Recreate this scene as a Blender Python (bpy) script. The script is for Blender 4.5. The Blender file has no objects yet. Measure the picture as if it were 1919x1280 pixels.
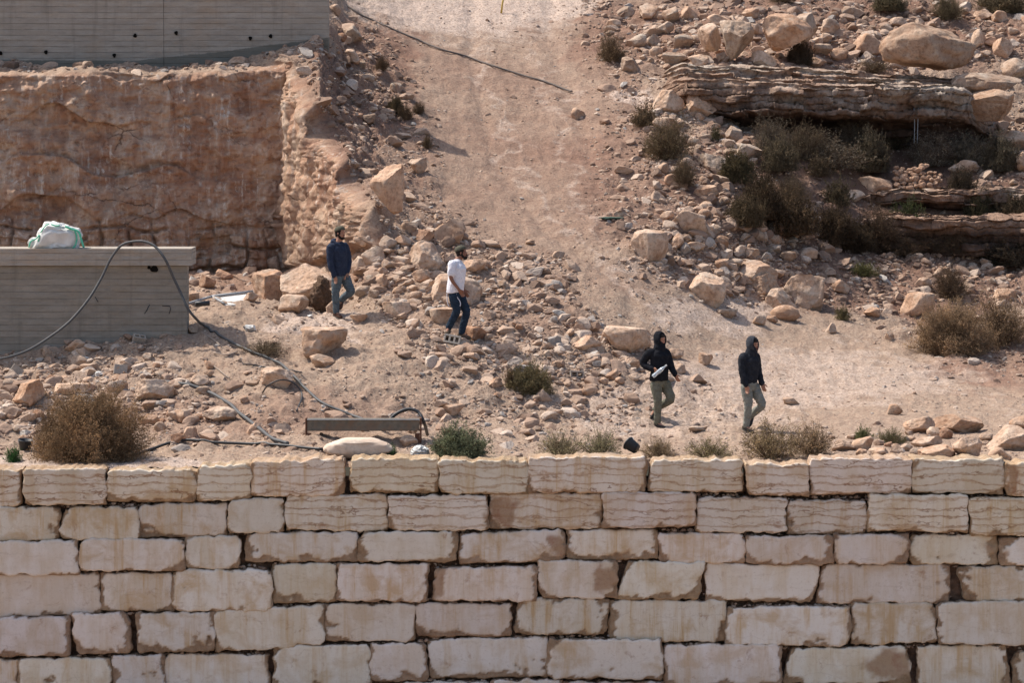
import bpy, math, random
import numpy as np
from mathutils import Vector
from mathutils.bvhtree import BVHTree
R = math.radians
# ------------------------------------------------------------------ camera, world, sun, exposure
FPX, CX, CY, CAMZ, PITCH = 8000.0, 959.5, 640.0, 6.0, R(3.3)
scene = bpy.context.scene
C = scene.collection
cam_d = bpy.data.cameras.new('camera'); cam = bpy.data.objects.new('camera', cam_d); C.objects.link(cam)
cam.location = (0, 0, CAMZ); cam.rotation_euler = (R(90) - PITCH, 0, 0)
cam_d.sensor_width = 36; cam_d.lens = FPX / 1919 * 36; cam_d.clip_start = 0.5; cam_d.clip_end = 2000
scene.camera = cam
SUN_EL, SUN_AZ = R(55), R(-62)          # azimuth measured from +Y towards +X
world = bpy.data.worlds.new('World'); scene.world = world; world.use_nodes = True
wn = world.node_tree; bg = wn.nodes['Background']
sky = wn.nodes.new('ShaderNodeTexSky'); sky.sky_type = 'NISHITA'; sky.sun_disc = False
sky.sun_elevation = SUN_EL; sky.sun_rotation = SUN_AZ; sky.dust_density = 3.0; sky.air_density = 1.0
wn.links.new(sky.outputs[0], bg.inputs[0]); bg.inputs[1].default_value = 0.15
sun_d = bpy.data.lights.new('sun', 'SUN'); sun_d.energy = 4.2; sun_d.angle = R(0.53); sun_d.color = (1, .94, .86)
sun = bpy.data.objects.new('sun', sun_d); C.objects.link(sun)
to_sun = Vector((math.sin(SUN_AZ) * math.cos(SUN_EL), math.cos(SUN_AZ) * math.cos(SUN_EL), math.sin(SUN_EL)))
sun.rotation_euler = to_sun.to_track_quat('Z', 'Y').to_euler(); sun.location = (-20, 60, 40)
scene.view_settings.view_transform = 'Standard'; scene.view_settings.look = 'None'
scene.view_settings.exposure = 0.32; scene.view_settings.gamma = 1

# ------------------------------------------------------------------ helpers
rng = np.random.default_rng(7); random.seed(7)
_perm = np.random.default_rng(1).permutation(256); _perm = np.concatenate([_perm, _perm, _perm])
_g = np.random.default_rng(2).normal(size=(256, 3)); _g /= np.linalg.norm(_g, axis=1)[:, None]
def perlin(p):
    p = np.asarray(p, float); i = np.floor(p).astype(int); f = p - i; i &= 255
    w = f * f * f * (f * (f * 6 - 15) + 10); out = 0
    for dx in (0, 1):
        for dy in (0, 1):
            for dz in (0, 1):
                h = _perm[_perm[_perm[(i[..., 0] + dx) & 255] + ((i[..., 1] + dy) & 255)] + ((i[..., 2] + dz) & 255)]
                g = _g[h]
                d = g[..., 0] * (f[..., 0] - dx) + g[..., 1] * (f[..., 1] - dy) + g[..., 2] * (f[..., 2] - dz)
                wx = w[..., 0] if dx else 1 - w[..., 0]; wy = w[..., 1] if dy else 1 - w[..., 1]; wz = w[..., 2] if dz else 1 - w[..., 2]
                out = out + d * wx * wy * wz
    return out * 1.5
def fbm(p, octv=4, gain=.5):
    p = np.asarray(p, float); s = 0; a = 1
    for k in range(octv):
        s = s + a * perlin(p * 2 ** k + k * 17.3); a *= gain
    return s
def ridge(p, octv=3, gain=.5):
    p = np.asarray(p, float); s = 0; a = 1
    for k in range(octv):
        s = s + a * (1 - 2 * np.abs(perlin(p * 2 ** k + k * 11.7))); a *= gain
    return s
def sstep(a, b, x):
    t = np.clip((x - a) / (b - a), 0, 1); return t * t * (3 - 2 * t)
def at(u, v, Y):
    u = np.asarray(u, float); v = np.asarray(v, float)
    cu = (u - CX) / FPX; cv = (CY - v) / FPX
    dy = math.cos(PITCH) + math.sin(PITCH) * cv; dz = -math.sin(PITCH) + math.cos(PITCH) * cv
    t = Y / dy
    return np.stack(np.broadcast_arrays(cu * t, Y + 0 * cu, CAMZ + dz * t), -1)
def mesh_from(name, verts, faces, mat=None, smooth=True, attrs=None):
    verts = np.asarray(verts, np.float32); me = bpy.data.meshes.new(name)
    if isinstance(faces, np.ndarray):
        n, k = faces.shape
        me.vertices.add(len(verts)); me.vertices.foreach_set('co', verts.ravel())
        me.loops.add(n * k); me.loops.foreach_set('vertex_index', faces.astype(np.int32).ravel())
        me.polygons.add(n); me.polygons.foreach_set('loop_start', np.arange(0, n * k, k, dtype=np.int32))
        me.update(calc_edges=True)
    else:
        me.from_pydata(verts.tolist(), [], faces); me.update()
    me.polygons.foreach_set('use_smooth', np.full(len(me.polygons), smooth)) 
    if attrs:
        for k, a in attrs.items():
            at_ = me.attributes.new(k, 'FLOAT', 'POINT'); at_.data.foreach_set('value', np.asarray(a, np.float32).ravel())
    if mat: me.materials.append(mat)
    return me
def obj(name, me, parent=None, loc=None):
    o = bpy.data.objects.new(name, me); C.objects.link(o)
    if parent is not None: o.parent = parent
    if loc is not None: o.location = loc
    return o
def tag(o, label=None, cat=None, group=None, kind=None):
    if label: o['label'] = label
    if cat: o['category'] = cat
    if group: o['group'] = group
    if kind: o['kind'] = kind
    return o
def empty(name, loc): 
    o = bpy.data.objects.new(name, None); C.objects.link(o); o.location = loc; o.empty_display_size = .2
    return o
def grid_faces(nu, nv):
    i = np.arange(nv - 1)[:, None] * nu + np.arange(nu - 1)[None, :]; i = i.ravel()
    return np.stack([i, i + 1, i + nu + 1, i + nu], 1)
def rebase(verts, base): return np.asarray(verts, float) - np.asarray(base, float)

# ------------------------------------------------------------------ materials
class N:
    def __init__(s, name):
        s.m = bpy.data.materials.new(name); s.m.use_nodes = True; s.t = s.m.node_tree
        s.b = s.t.nodes['Principled BSDF']; s.b.inputs['Roughness'].default_value = .95
        s.b.inputs['Specular IOR Level'].default_value = .15
    def n(s, t, **k):
        o = s.t.nodes.new(t)
        for a, b in k.items(): setattr(o, a, b)
        return o
    def l(s, a, b): s.t.links.new(a, b)
    def coord(s, scale=(1, 1, 1), kind='Object', loc=(0, 0, 0), rot=(0, 0, 0)):
        c = s.n('ShaderNodeTexCoord'); m = s.n('ShaderNodeMapping'); m.inputs['Scale'].default_value = scale
        m.inputs['Location'].default_value = loc; m.inputs['Rotation'].default_value = rot
        s.l(c.outputs[kind], m.inputs[0]); return m.outputs[0]
    def noise(s, vec, sc, det=6, rough=.6, dist=0):
        o = s.n('ShaderNodeTexNoise'); o.inputs['Scale'].default_value = sc; o.inputs['Detail'].default_value = det
        o.inputs['Roughness'].default_value = rough; o.inputs['Distortion'].default_value = dist
        s.l(vec, o.inputs['Vector']); return o.outputs[0]
    def ramp(s, fac, stops):
        o = s.n('ShaderNodeValToRGB'); e = o.color_ramp.elements
        while len(e) > 1: e.remove(e[0])
        for i, (p, c) in enumerate(stops):
            x = e[0] if i == 0 else e.new(p); x.position = p
            x.color = (c, c, c, 1) if not hasattr(c, '__len__') else (*c, 1)
        s.l(fac, o.inputs[0]); return o.outputs[0]
    def mix(s, f, a, b, mode='MIX'):
        o = s.n('ShaderNodeMix', data_type='RGBA', blend_type=mode)
        for sock, v in ((o.inputs[0], f), (o.inputs[6], a), (o.inputs[7], b)):
            if hasattr(v, 'links') or hasattr(v, 'is_linked'): s.l(v, sock)
            elif hasattr(v, '__len__'): sock.default_value = (*v, 1)
            else: sock.default_value = v
        return o.outputs[2]
    def math(s, op, a, b=0.0):
        o = s.n('ShaderNodeMath', operation=op)
        for sock, v in ((o.inputs[0], a), (o.inputs[1], b)):
            if hasattr(v, 'is_linked'): s.l(v, sock)
            else: sock.default_value = v
        return o.outputs[0]
    def attr(s, name):
        o = s.n('ShaderNodeAttribute'); o.attribute_name = name; return o.outputs['Fac']
    def bump(s, h, strength=.5, dist=.02, prev=None):
        o = s.n('ShaderNodeBump'); o.inputs['Strength'].default_value = strength; o.inputs['Distance'].default_value = dist
        s.l(h, o.inputs['Height'])
        if prev is not None: s.l(prev, o.inputs['Normal'])
        return o.outputs[0]
    def out(s, col, nrm=None, rough=None):
        if hasattr(col, 'is_linked'): s.l(col, s.b.inputs['Base Color'])
        else: s.b.inputs['Base Color'].default_value = (*col, 1)
        if nrm is not None: s.l(nrm, s.b.inputs['Normal'])
        if rough is not None: s.b.inputs['Roughness'].default_value = rough
        return s.m

def m_ground():
    k = N('dusty_ground'); w = k.coord()
    big = k.noise(w, .35, 5, .6); mid = k.noise(w, 3, 8, .7); fine = k.noise(w, 22, 5, .75)
    pale = k.mix(k.ramp(mid, [(.3, 0), (.7, 1)]), (.355, .25, .18), (.475, .355, .262))
    redc = k.mix(k.ramp(mid, [(.3, 0), (.7, 1)]), (.20, .11, .075), (.36, .225, .16))
    white = (.60, .47, .38)
    r = k.math('ADD', k.attr('red'), k.math('MULTIPLY', k.math('SUBTRACT', big, .5), 1.3))
    c = k.mix(k.ramp(r, [(.15, 0), (.95, 1)]), pale, redc); c = k.mix(k.ramp(r, [(1.0, 0), (1.0, 0)]), c, (.1, .06, .04)) if False else c
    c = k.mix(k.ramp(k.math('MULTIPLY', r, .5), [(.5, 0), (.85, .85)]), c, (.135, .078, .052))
    wsum = k.math('ADD', k.attr('pale'), k.math('MULTIPLY', k.math('SUBTRACT', mid, .5), 1.2))
    c = k.mix(k.ramp(wsum, [(.35, 0), (.85, 1)]), c, white)
    c = k.mix(k.ramp(fine, [(.40, .65), (.54, 0)]), c, (.17, .10, .072))     # small dark crumbs
    vor = k.n('ShaderNodeTexVoronoi'); vor.inputs['Scale'].default_value = 26; k.l(w, vor.inputs['Vector'])
    peb = k.ramp(vor.outputs['Distance'], [(.12, 1), (.3, 0)])
    pm = k.math('MULTIPLY', peb, k.ramp(k.noise(w, 6, 3), [(.5, 0), (.62, .8)]))
    c = k.mix(pm, c, (.58, .44, .35))
    h = k.math('ADD', k.math('MULTIPLY', mid, 1.2), k.math('MULTIPLY', fine, .6))
    h = k.math('ADD', h, k.math('MULTIPLY', pm, .5))
    nb = k.bump(h, .9, .06)
    # excavated rock face
    st = k.coord((1.6, 1.6, .55)); a = k.noise(st, 1.1, 7, .65, .6); b = k.noise(k.coord((3.2, 3.2, .45), loc=(4, 1, 7)), 2.2, 6, .7, .3)
    hz = k.noise(k.coord((.5, .5, 2.6), loc=(9, 3, 1)), 1.3, 6, .65, .8)
    cc = k.ramp(a, [(.26, (.26, .13, .08)), (.40, (.42, .245, .16)), (.50, (.50, .32, .215)), (.60, (.58, .425, .31)), (.72, (.47, .25, .155))])
    cc = k.mix(k.ramp(hz, [(.46, .0), (.66, .6)]), cc, (.28, .15, .10))
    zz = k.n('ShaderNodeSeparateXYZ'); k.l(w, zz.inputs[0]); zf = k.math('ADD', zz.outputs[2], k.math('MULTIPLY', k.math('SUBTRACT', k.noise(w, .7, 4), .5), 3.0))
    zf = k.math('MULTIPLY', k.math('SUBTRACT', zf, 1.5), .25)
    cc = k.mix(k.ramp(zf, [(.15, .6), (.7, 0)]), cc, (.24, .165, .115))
    cc = k.mix(k.ramp(b, [(.55, 0), (.70, .75)]), cc, (.66, .53, .43))
    wv = k.coord((1, 1, 1), loc=(3, 3, 3)); dv = k.n('ShaderNodeTexNoise'); dv.inputs['Scale'].default_value = 1.4; dv.inputs['Detail'].default_value = 5; k.l(wv, dv.inputs['Vector'])
    mx = k.n('ShaderNodeMix', data_type='RGBA'); mx.inputs[0].default_value = .42; k.l(wv, mx.inputs[6]); k.l(dv.outputs[1], mx.inputs[7])
    cr = k.n('ShaderNodeTexVoronoi', feature='DISTANCE_TO_EDGE'); cr.inputs['Scale'].default_value = 1.15; ms_ = k.n('ShaderNodeMapping'); ms_.inputs['Scale'].default_value = (.7, .7, 1.5); k.l(mx.outputs[2], ms_.inputs[0]); k.l(ms_.outputs[0], cr.inputs['Vector'])
    crack = k.ramp(cr.outputs[0], [(.0, 1), (.010, 0)])
    crack = k.math('MULTIPLY', crack, k.ramp(k.noise(w, .9, 3), [(.50, 0), (.62, .7)]))
    cc = k.mix(k.ramp(k.noise(k.coord((1, 1, 1.6), loc=(2, 8, 5)), 5.5, 6, .75, .4), [(.36, .6), (.47, 0)]), cc, (.17, .09, .06))
    vs_ = k.noise(k.coord((7, 7, .55), loc=(1, 2, 9)), 1.3, 4, .6); cc = k.mix(k.math('MULTIPLY', k.ramp(vs_, [(.56, 0), (.66, .8)]), k.ramp(k.noise(w, .8, 3), [(.45, 0), (.6, 1)])), cc, (.70, .60, .50))
    cc = k.mix(crack, cc, (.06, .035, .025))
    cb = k.bump(k.math('ADD', k.math('MULTIPLY', b, .7), k.math('ADD', a, k.math('MULTIPLY', crack, -.5))), .8, .09)
    cb = k.bump(fine, .6, .04, cb)
    k.out(c, nb)
    b2 = k.n('ShaderNodeBsdfPrincipled'); b2.inputs['Roughness'].default_value = .95; b2.inputs['Specular IOR Level'].default_value = .15
    k.l(cc, b2.inputs['Base Color']); k.l(cb, b2.inputs['Normal'])
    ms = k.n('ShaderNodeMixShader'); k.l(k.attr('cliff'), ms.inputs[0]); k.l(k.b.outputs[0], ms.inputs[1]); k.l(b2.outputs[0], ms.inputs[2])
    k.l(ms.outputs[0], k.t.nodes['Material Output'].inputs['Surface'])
    return k.m
def m_rock(name='limestone_rock', c0=(.30, .185, .12), c1=(.50, .36, .27), c2=(.62, .50, .40), bs=1):
    k = N(name); w = k.coord(); inf = k.n('ShaderNodeObjectInfo')
    m = k.n('ShaderNodeVectorMath', operation='ADD'); k.l(w, m.inputs[0])
    rv = k.n('ShaderNodeCombineXYZ'); k.l(k.math('MULTIPLY', inf.outputs['Random'], 40), rv.inputs[0]); k.l(rv.outputs[0], m.inputs[1]); w = m.outputs[0]
    a = k.noise(w, 2.6 * bs, 7, .65, .4); b = k.noise(w, 14 * bs, 6, .7); big = k.noise(w, 1.0 * bs, 3)
    c = k.ramp(a, [(.3, c0), (.5, c1), (.68, c2)])
    c = k.mix(k.ramp(big, [(.5, 0), (.66, .45)]), c, (.44, .26, .16)); c = k.mix(k.ramp(k.noise(w, 2.1 * bs, 5, .7), [(.54, 0), (.66, .6)]), c, (.40, .36, .31))
    c = k.mix(k.ramp(b, [(.35, .55), (.5, 0)]), c, (.16, .105, .075))
    c = k.mix(k.ramp(b, [(.55, 0), (.72, .5)]), c, (.68, .56, .46))
    c = k.mix(1.0, c, inf.outputs['Color'], 'MULTIPLY')
    n1 = k.bump(a, .6, .08); n1 = k.bump(b, .7, .03, n1); n1 = k.bump(k.noise(w, 50 * bs, 4, .7), .4, .012, n1)
    return k.out(c, n1)
def m_gravel():
    k = N('gravel_stone'); w = k.coord(); t = k.attr('tint'); a = k.noise(w, 30, 4)
    c = k.ramp(t, [(0, (.20, .135, .10)), (.3, (.37, .25, .18)), (.6, (.48, .355, .265)), (.8, (.60, .485, .39)), (.92, (.34, .30, .265)), (1, (.42, .385, .345))])
    c = k.mix(k.ramp(a, [(.35, .4), (.6, 0)]), c, (.2, .125, .09))
    return k.out(c, k.bump(a, .5, .02))
M = {}
M['ground'] = m_ground(); M['rock'] = m_rock(); M['gravel'] = m_gravel()

# ------------------------------------------------------------------ terrain
COLS = [
 (-600, [(880,70.5),(860,72),(800,74.5),(740,76.5),(690,78),(650,79.4),(560,83),(512,88),(132,88.9),(118,90.2),(0,95),(-260,108)]),
 (0,    [(880,70.5),(860,72),(800,74.5),(740,76.5),(690,78),(650,79.4),(560,83),(512,88),(137,88.9),(130,90.4),(100,91.5),(0,95),(-260,108)]),
 (200,  [(880,70.5),(860,72),(800,74.3),(740,76),(690,77.5),(640,78.7),(560,83),(512,88),(135,89),(129,90.4),(100,91.5),(0,95),(-260,108)]),
 (350,  [(880,70.5),(860,71.6),(800,74),(700,76.5),(640,78),(600,79.3),(560,81.5),(530,86),(512,88.2),(138,89),(127,90.4),(100,91.5),(0,95),(-260,108)]),
 (450,  [(880,70.5),(858,71.2),(800,73.6),(700,76.5),(620,79),(570,80.6),(545,84),(510,88.5),(132,89.2),(119,90.4),(90,91.5),(0,95.5),(-260,108)]),
 (545,  [(880,70.5),(858,71.2),(800,73.4),(700,76.5),(620,79.3),(580,81),(550,83.5),(505,88.4),(112,89.2),(95,90.2),(84,90.7),(0,95.5),(-260,108)]),
 (600,  [(880,70.5),(858,71.2),(800,73.4),(700,76.3),(620,79.6),(580,81.3),(540,83),(495,86.2),(190,86.9),(150,88.3),(100,89.5),(62,90.6),(0,94.5),(-260,109)]),
 (650,  [(880,70.5),(858,71.2),(800,73.6),(700,76.3),(620,79.4),(580,81.2),(540,82.4),(480,84.1),(300,84.8),(250,87.2),(200,89.3),(100,92.6),(0,97),(-260,110)]),
 (700,  [(880,70.5),(858,71.2),(800,73.8),(700,76.4),(640,78.4),(580,80.4),(500,82),(450,82.4),(390,82.9),(350,84.6),(300,87),(200,90.6),(100,94),(0,98),(-260,111)]),
 (770,  [(880,70.5),(858,71.2),(800,74),(700,76.8),(640,78.5),(580,80.2),(500,82.1),(430,83.6),(380,85.2),(300,88),(200,91.3),(100,95),(0,99),(-260,112)]),
 (900,  [(880,70.5),(856,71.2),(800,74.8),(700,77.4),(640,78.9),(560,81),(430,85),(300,89.2),(130,95),(0,100),(-260,113)]),
 (1100, [(880,70.5),(856,71.2),(800,76),(720,78),(640,79.6),(560,81.6),(430,85.2),(300,89.5),(130,95.5),(0,100.5),(-260,113)]),
 (1250, [(880,70.5),(856,71.2),(800,76.4),(700,79),(640,80.8),(560,82.6),(500,84),(400,86.2),(300,89),(210,91.6),(130,95),(0,100),(-260,113)]),
 (1400, [(880,70.5),(856,71.2),(810,76),(720,79.8),(640,82.6),(570,84.8),(500,86),(430,87),(330,89),(270,91),(235,93.4),(130,94.6),(60,97),(0,99.5),(-260,112)]),
 (1650, [(880,70.5),(856,71.2),(810,75),(720,80),(640,84),(580,86.5),(500,88.6),(470,90),(400,90.6),(385,91.2),(350,91.8),(280,93.4),(255,95.2),(150,96),(100,97),(0,100),(-260,112)]),
 (1850, [(880,70.5),(856,71.2),(810,75.3),(720,81),(640,85),(560,88),(490,90),(400,90.8),(350,91.6),(290,93.2),(250,95),(190,96),(100,97.3),(0,100.3),(-260,112)]),
 (2600, [(880,70.5),(856,71.2),(810,75.5),(720,81.4),(640,85),(560,88),(490,90),(400,91),(350,91.8),(290,93.2),(200,95),(100,97.3),(0,100.5),(-260,112)])]
def depth(u, v):
    us = np.array([c[0] for c in COLS], float); v = np.asarray(v, float); u = np.asarray(u, float)
    tab = np.array([np.interp(v.ravel(), [q[0] for q in c[1]][::-1], [q[1] for q in c[1]][::-1]) for c in COLS])
    j = np.clip(np.searchsorted(us, u.ravel(), side='right') - 1, 0, len(us) - 2)
    t = np.clip((u.ravel() - us[j]) / (us[j + 1] - us[j]), 0, 1); idx = np.arange(v.size)
    return ((1 - t) * tab[j, idx] + t * tab[j + 1, idx]).reshape(v.shape)
def pit_left(u, v):     # 1 on the excavated back face, 0 elsewhere
    top = np.interp(u, [-600, 0, 350, 450, 545, 600], [134, 139, 140, 134, 114, 190])
    bot = np.interp(u, [-600, 350, 450, 545, 600], [508, 508, 506, 502, 492])
    return sstep(top - 6, top + 4, v) * (1 - sstep(bot - 6, bot + 8, v)) * (1 - sstep(548, 556, u))
def pit_side(u, v):
    top = np.interp(u, [540, 556, 600, 650, 690, 715], [112, 118, 195, 300, 372, 430])
    bot = np.interp(u, [540, 600, 650, 700], [505, 495, 482, 450])
    return sstep(545, 553, u) * sstep(top - 4, top + 26, v) * (1 - sstep(bot - 8, bot + 8, v)) * (1 - sstep(700, 716, u))
def blob(u, v, cu, cv, ru, rv, e=.35):
    d = np.sqrt(((u - cu) / ru) ** 2 + ((v - cv) / rv) ** 2); return 1 - sstep(1 - e, 1 + e, d)
def redness(u, v):
    r = .52 * blob(u, v, 940, 290, 330, 270) 
    r = np.maximum(r, .95 * blob(u, v, 690, 150, 110, 120)); r = np.maximum(r, .7 * blob(u, v, 770, 280, 70, 120))
    r = np.maximum(r, .8 * blob(u, v, 1150, 90, 90, 110)); r = np.maximum(r, .7 * blob(u, v, 1180, 330, 100, 160))
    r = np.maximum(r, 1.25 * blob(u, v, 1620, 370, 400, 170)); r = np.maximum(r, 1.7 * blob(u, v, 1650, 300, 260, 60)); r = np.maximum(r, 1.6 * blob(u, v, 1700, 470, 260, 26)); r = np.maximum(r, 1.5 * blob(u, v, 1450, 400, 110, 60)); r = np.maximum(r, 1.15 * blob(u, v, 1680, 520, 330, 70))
    r = np.maximum(r, .9 * blob(u, v, 1860, 680, 130, 50)); r = np.maximum(r, .55 * blob(u, v, 1200, 500, 110, 60))
    r = np.maximum(r, .95 * blob(u, v, 1550, 60, 450, 90)); r = np.maximum(r, .85 * blob(u, v, 1370, 460, 170, 110)); r = np.maximum(r, .95 * blob(u, v, 645, 240, 85, 160)); r = np.maximum(r, .55 * blob(u, v, 400, 790, 330, 45))
    r = np.maximum(r, .55 * blob(u, v, 930, 590, 190, 60)); r = np.maximum(r, .7 * blob(u, v, 720, 490, 130, 60))
    r = np.maximum(r, .8 * blob(u, v, 450, 530, 150, 28)); r = np.maximum(r, .45 * blob(u, v, 640, 770, 150, 40))
    return r
def paleness(u, v):
    p = .9 * blob(u, v, 880, -30, 260, 110); p = np.maximum(p, .8 * blob(u, v, 1190, 190, 50, 26))
    p = np.maximum(p, .75 * blob(u, v, 600, 610, 90, 30)); p = np.maximum(p, .6 * blob(u, v, 1250, 770, 260, 60))
    p = np.maximum(p, .65 * blob(u, v, 1500, 710, 330, 55)); p = np.maximum(p, .9 * blob(u, v, 200, 868, 400, 12))
    p = np.maximum(p, .7 * blob(u, v, 1330, 590, 140, 35)); p = np.maximum(p, .2 * blob(u, v, 950, 330, 130, 220))
    trk = np.abs(u - np.interp(v, [-100, 100, 260, 340, 430, 540], [900, 905, 935, 970, 1050, 1210])); p = np.maximum(p, .55 * np.exp(-(trk / 16) ** 2) * (v < 600))
    trk = np.abs(u - np.interp(v, [-100, 100, 260, 340, 430, 540, 640, 760], [1010, 1010, 1075, 1090, 1130, 1260, 1600, 1900])); p = np.maximum(p, .5 * np.exp(-(trk / 18) ** 2))
    return p
def roadness(u, v):
    l = np.interp(v, [-260, 0, 200, 400, 500, 560, 600, 680, 780, 860], [640, 690, 800, 850, 930, 1080, 1150, 1260, 1420, 1500])
    r = np.interp(v, [-260, 0, 200, 400, 500, 560, 600, 680, 780, 860], [1080, 1080, 1150, 1110, 1180, 1350, 1600, 1760, 2300, 2400])
    return sstep(l - 40, l + 50, u) * (1 - sstep(r - 50, r + 40, u))
us = np.concatenate([np.arange(-600, -30, 12), np.arange(-30, 1950, 2.6), np.arange(1950, 2601, 12)])
vs = np.concatenate([np.arange(-260, -8, 8), np.arange(-8, 880.1, 2.0)])
U, V = np.meshgrid(us, vs)
D = depth(U, V)
Db = sum(depth(U + k, V) for k in range(-120, 121, 20)) / 13
wb = np.maximum(1 - (1 - sstep(560, 640, V)) * (1 - sstep(780, 900, U)), sstep(900, 1000, U)); D = D + (Db - D) * wb
for _ in range(3):           # soften the table's creases a little
    D[1:-1, 1:-1] = (D[:-2, 1:-1] + D[2:, 1:-1] + D[1:-1, :-2] + D[1:-1, 2:] + 4 * D[1:-1, 1:-1]) / 8
P = at(U, V, D)
CL = pit_left(U, V); CS = pit_side(U, V); CLF = np.maximum(CL, CS)
RD = roadness(U, V)
flat = (1 - CLF)
amp = flat * (.035 + .085 * (1 - RD)) * (1 - .8 * sstep(845, 860, V))
Pq = P * np.array([1, 1, 1.0])
P[..., 2] += amp * fbm(Pq * 1.1, 5, .6)
P[..., 2] += .13 * flat * blob(U, V, 650, 230, 90, 160) * fbm(P * 2.6 + 5, 4, .65)
P[..., 2] -= .05 * RD * (np.exp(-((U - np.interp(V, [-100, 100, 260, 340, 430, 540], [880, 885, 912, 945, 1020, 1180])) / 15) ** 2) + np.exp(-((U - np.interp(V, [-100, 100, 260, 340, 430, 540, 640, 760], [1030, 1035, 1100, 1115, 1155, 1285, 1640, 1950])) / 15) ** 2)) * (V < 780)
P[..., 2] += flat * (1 - .8 * RD) * .03 * ridge(Pq * 3.1 + 9, 2)
P[..., 2] += flat * RD * .022 * ridge(Pq * np.array([2.5, .8, 1]) + 3, 3)
# excavated faces: cracks, ledges, vertical tooth marks
Q = P.copy()
g1 = ridge(np.stack([Q[..., 0] * 2.2 + Q[..., 1] * 2.2, Q[..., 1] * .3, Q[..., 2] * .35], -1), 3)
g2 = fbm(np.stack([Q[..., 0] * .9, Q[..., 1] * .5, Q[..., 2] * 1.3], -1), 5, .6)
ja = np.abs((Q[..., 0] * 1.7 + .35 * fbm(Q * 1.3 + 3, 2)) % 1 - .5); jb = np.abs((Q[..., 2] * 2.3 + .3 * fbm(Q * 1.1 + 8, 2)) % 1 - .5)
blk = np.minimum(sstep(0, .10, ja), sstep(0, .12, jb)) * (perlin(np.stack([np.floor(Q[..., 0] * 1.7 + .35 * fbm(Q * 1.3 + 3, 2)) * 3.7, np.floor(Q[..., 2] * 2.3 + .3 * fbm(Q * 1.1 + 8, 2)) * 5.1, 0 * Q[..., 0]], -1) + .3) + .7)
low = sstep(390, 450, V)
fac = np.floor(Q[..., 2] * 1.1 + .9 * fbm(Q * np.array([.35, .35, .2]) + 4, 3)); stp = perlin(np.stack([Q[..., 0] * .5, fac * 2.7, fac * 1.3 + .5], -1))
P[..., 1] -= CL * (.05 * fbm(Q * np.array([5, 5, 3.5]) + 2, 3, .6) + .045 * g1 * (1 - low) + .20 * g2 + .22 * stp * (1 - low) + low * .20 * blk)
tooth = ridge(np.stack([Q[..., 1] * 2.0, Q[..., 0] * .6, Q[..., 2] * .28], -1), 2)
chip = fbm(Q * np.array([4, 4, 1.3]), 4, .65)
fine_t = ridge(np.stack([Q[..., 1] * 5.5, Q[..., 0] * 2.5, Q[..., 2] * .7], -1), 3, .6)
P[..., 0] -= CS * (.15 * tooth + .12 * fine_t + .08 * chip + .12 * fbm(Q * np.array([.9, .9, .5]), 3)); P[..., 1] -= CS * (.03 * chip)
wob = 28 * fbm(P * .9, 4); wo2 = 22 * fbm(P * .9 + 31, 4)
REDA = redness(U + 2 * wob, V + wo2); PALA = paleness(U + 2 * wob, V + wo2)
nv, nu = U.shape
TER_V = P.reshape(-1, 3); TER_F = grid_faces(nu, nv)[:, ::-1]
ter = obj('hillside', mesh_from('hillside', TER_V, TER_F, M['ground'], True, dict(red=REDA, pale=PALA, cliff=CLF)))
tag(ter, kind='structure')
BVH = BVHTree.FromPolygons(TER_V.tolist(), TER_F.tolist())
def ray(u, v):
    d = Vector(at(u, v, 1.0)) - Vector((0, 0, CAMZ)); return d.normalized()
def hit(u, v):
    h = BVH.ray_cast(Vector((0, 0, CAMZ)), ray(u, v), 400)
    return h[0], h[1]
# yard in front of the wall and the plateau behind the hill
GZ = -4.35
yard_v = np.array([(-90, -60, GZ), (90, -60, GZ), (90, 70.6, GZ), (-90, 70.6, GZ)])
yx, yy = np.meshgrid(np.linspace(-90, 90, 120), np.linspace(-60, 70.6, 100)); yp = np.stack([yx, yy, GZ + .05 * fbm(np.stack([yx, yy, 0 * yx], -1) * .6, 3)], -1)
o = obj('ground', mesh_from('ground', yp.reshape(-1, 3), grid_faces(120, 100), M['ground'], True, dict(red=0 * yx + .2, pale=0 * yx + .5, cliff=0 * yx))); tag(o, kind='structure')
px_, pt_ = np.meshgrid(us[::10], np.linspace(0, 1, 20)); last = at(px_, -258, depth(px_, 0 * px_ - 258)); last[..., 1] += pt_ * 300; last[..., 0] *= 1 + pt_ * 3; last[..., 2] += pt_ * 6 - .3
o = obj('hilltop', mesh_from('hilltop', last.reshape(-1, 3), grid_faces(px_.shape[1], 20), M['ground'], True, dict(red=0 * px_ + .3, pale=0 * px_ + .5, cliff=0 * px_))); tag(o, kind='structure')
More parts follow.
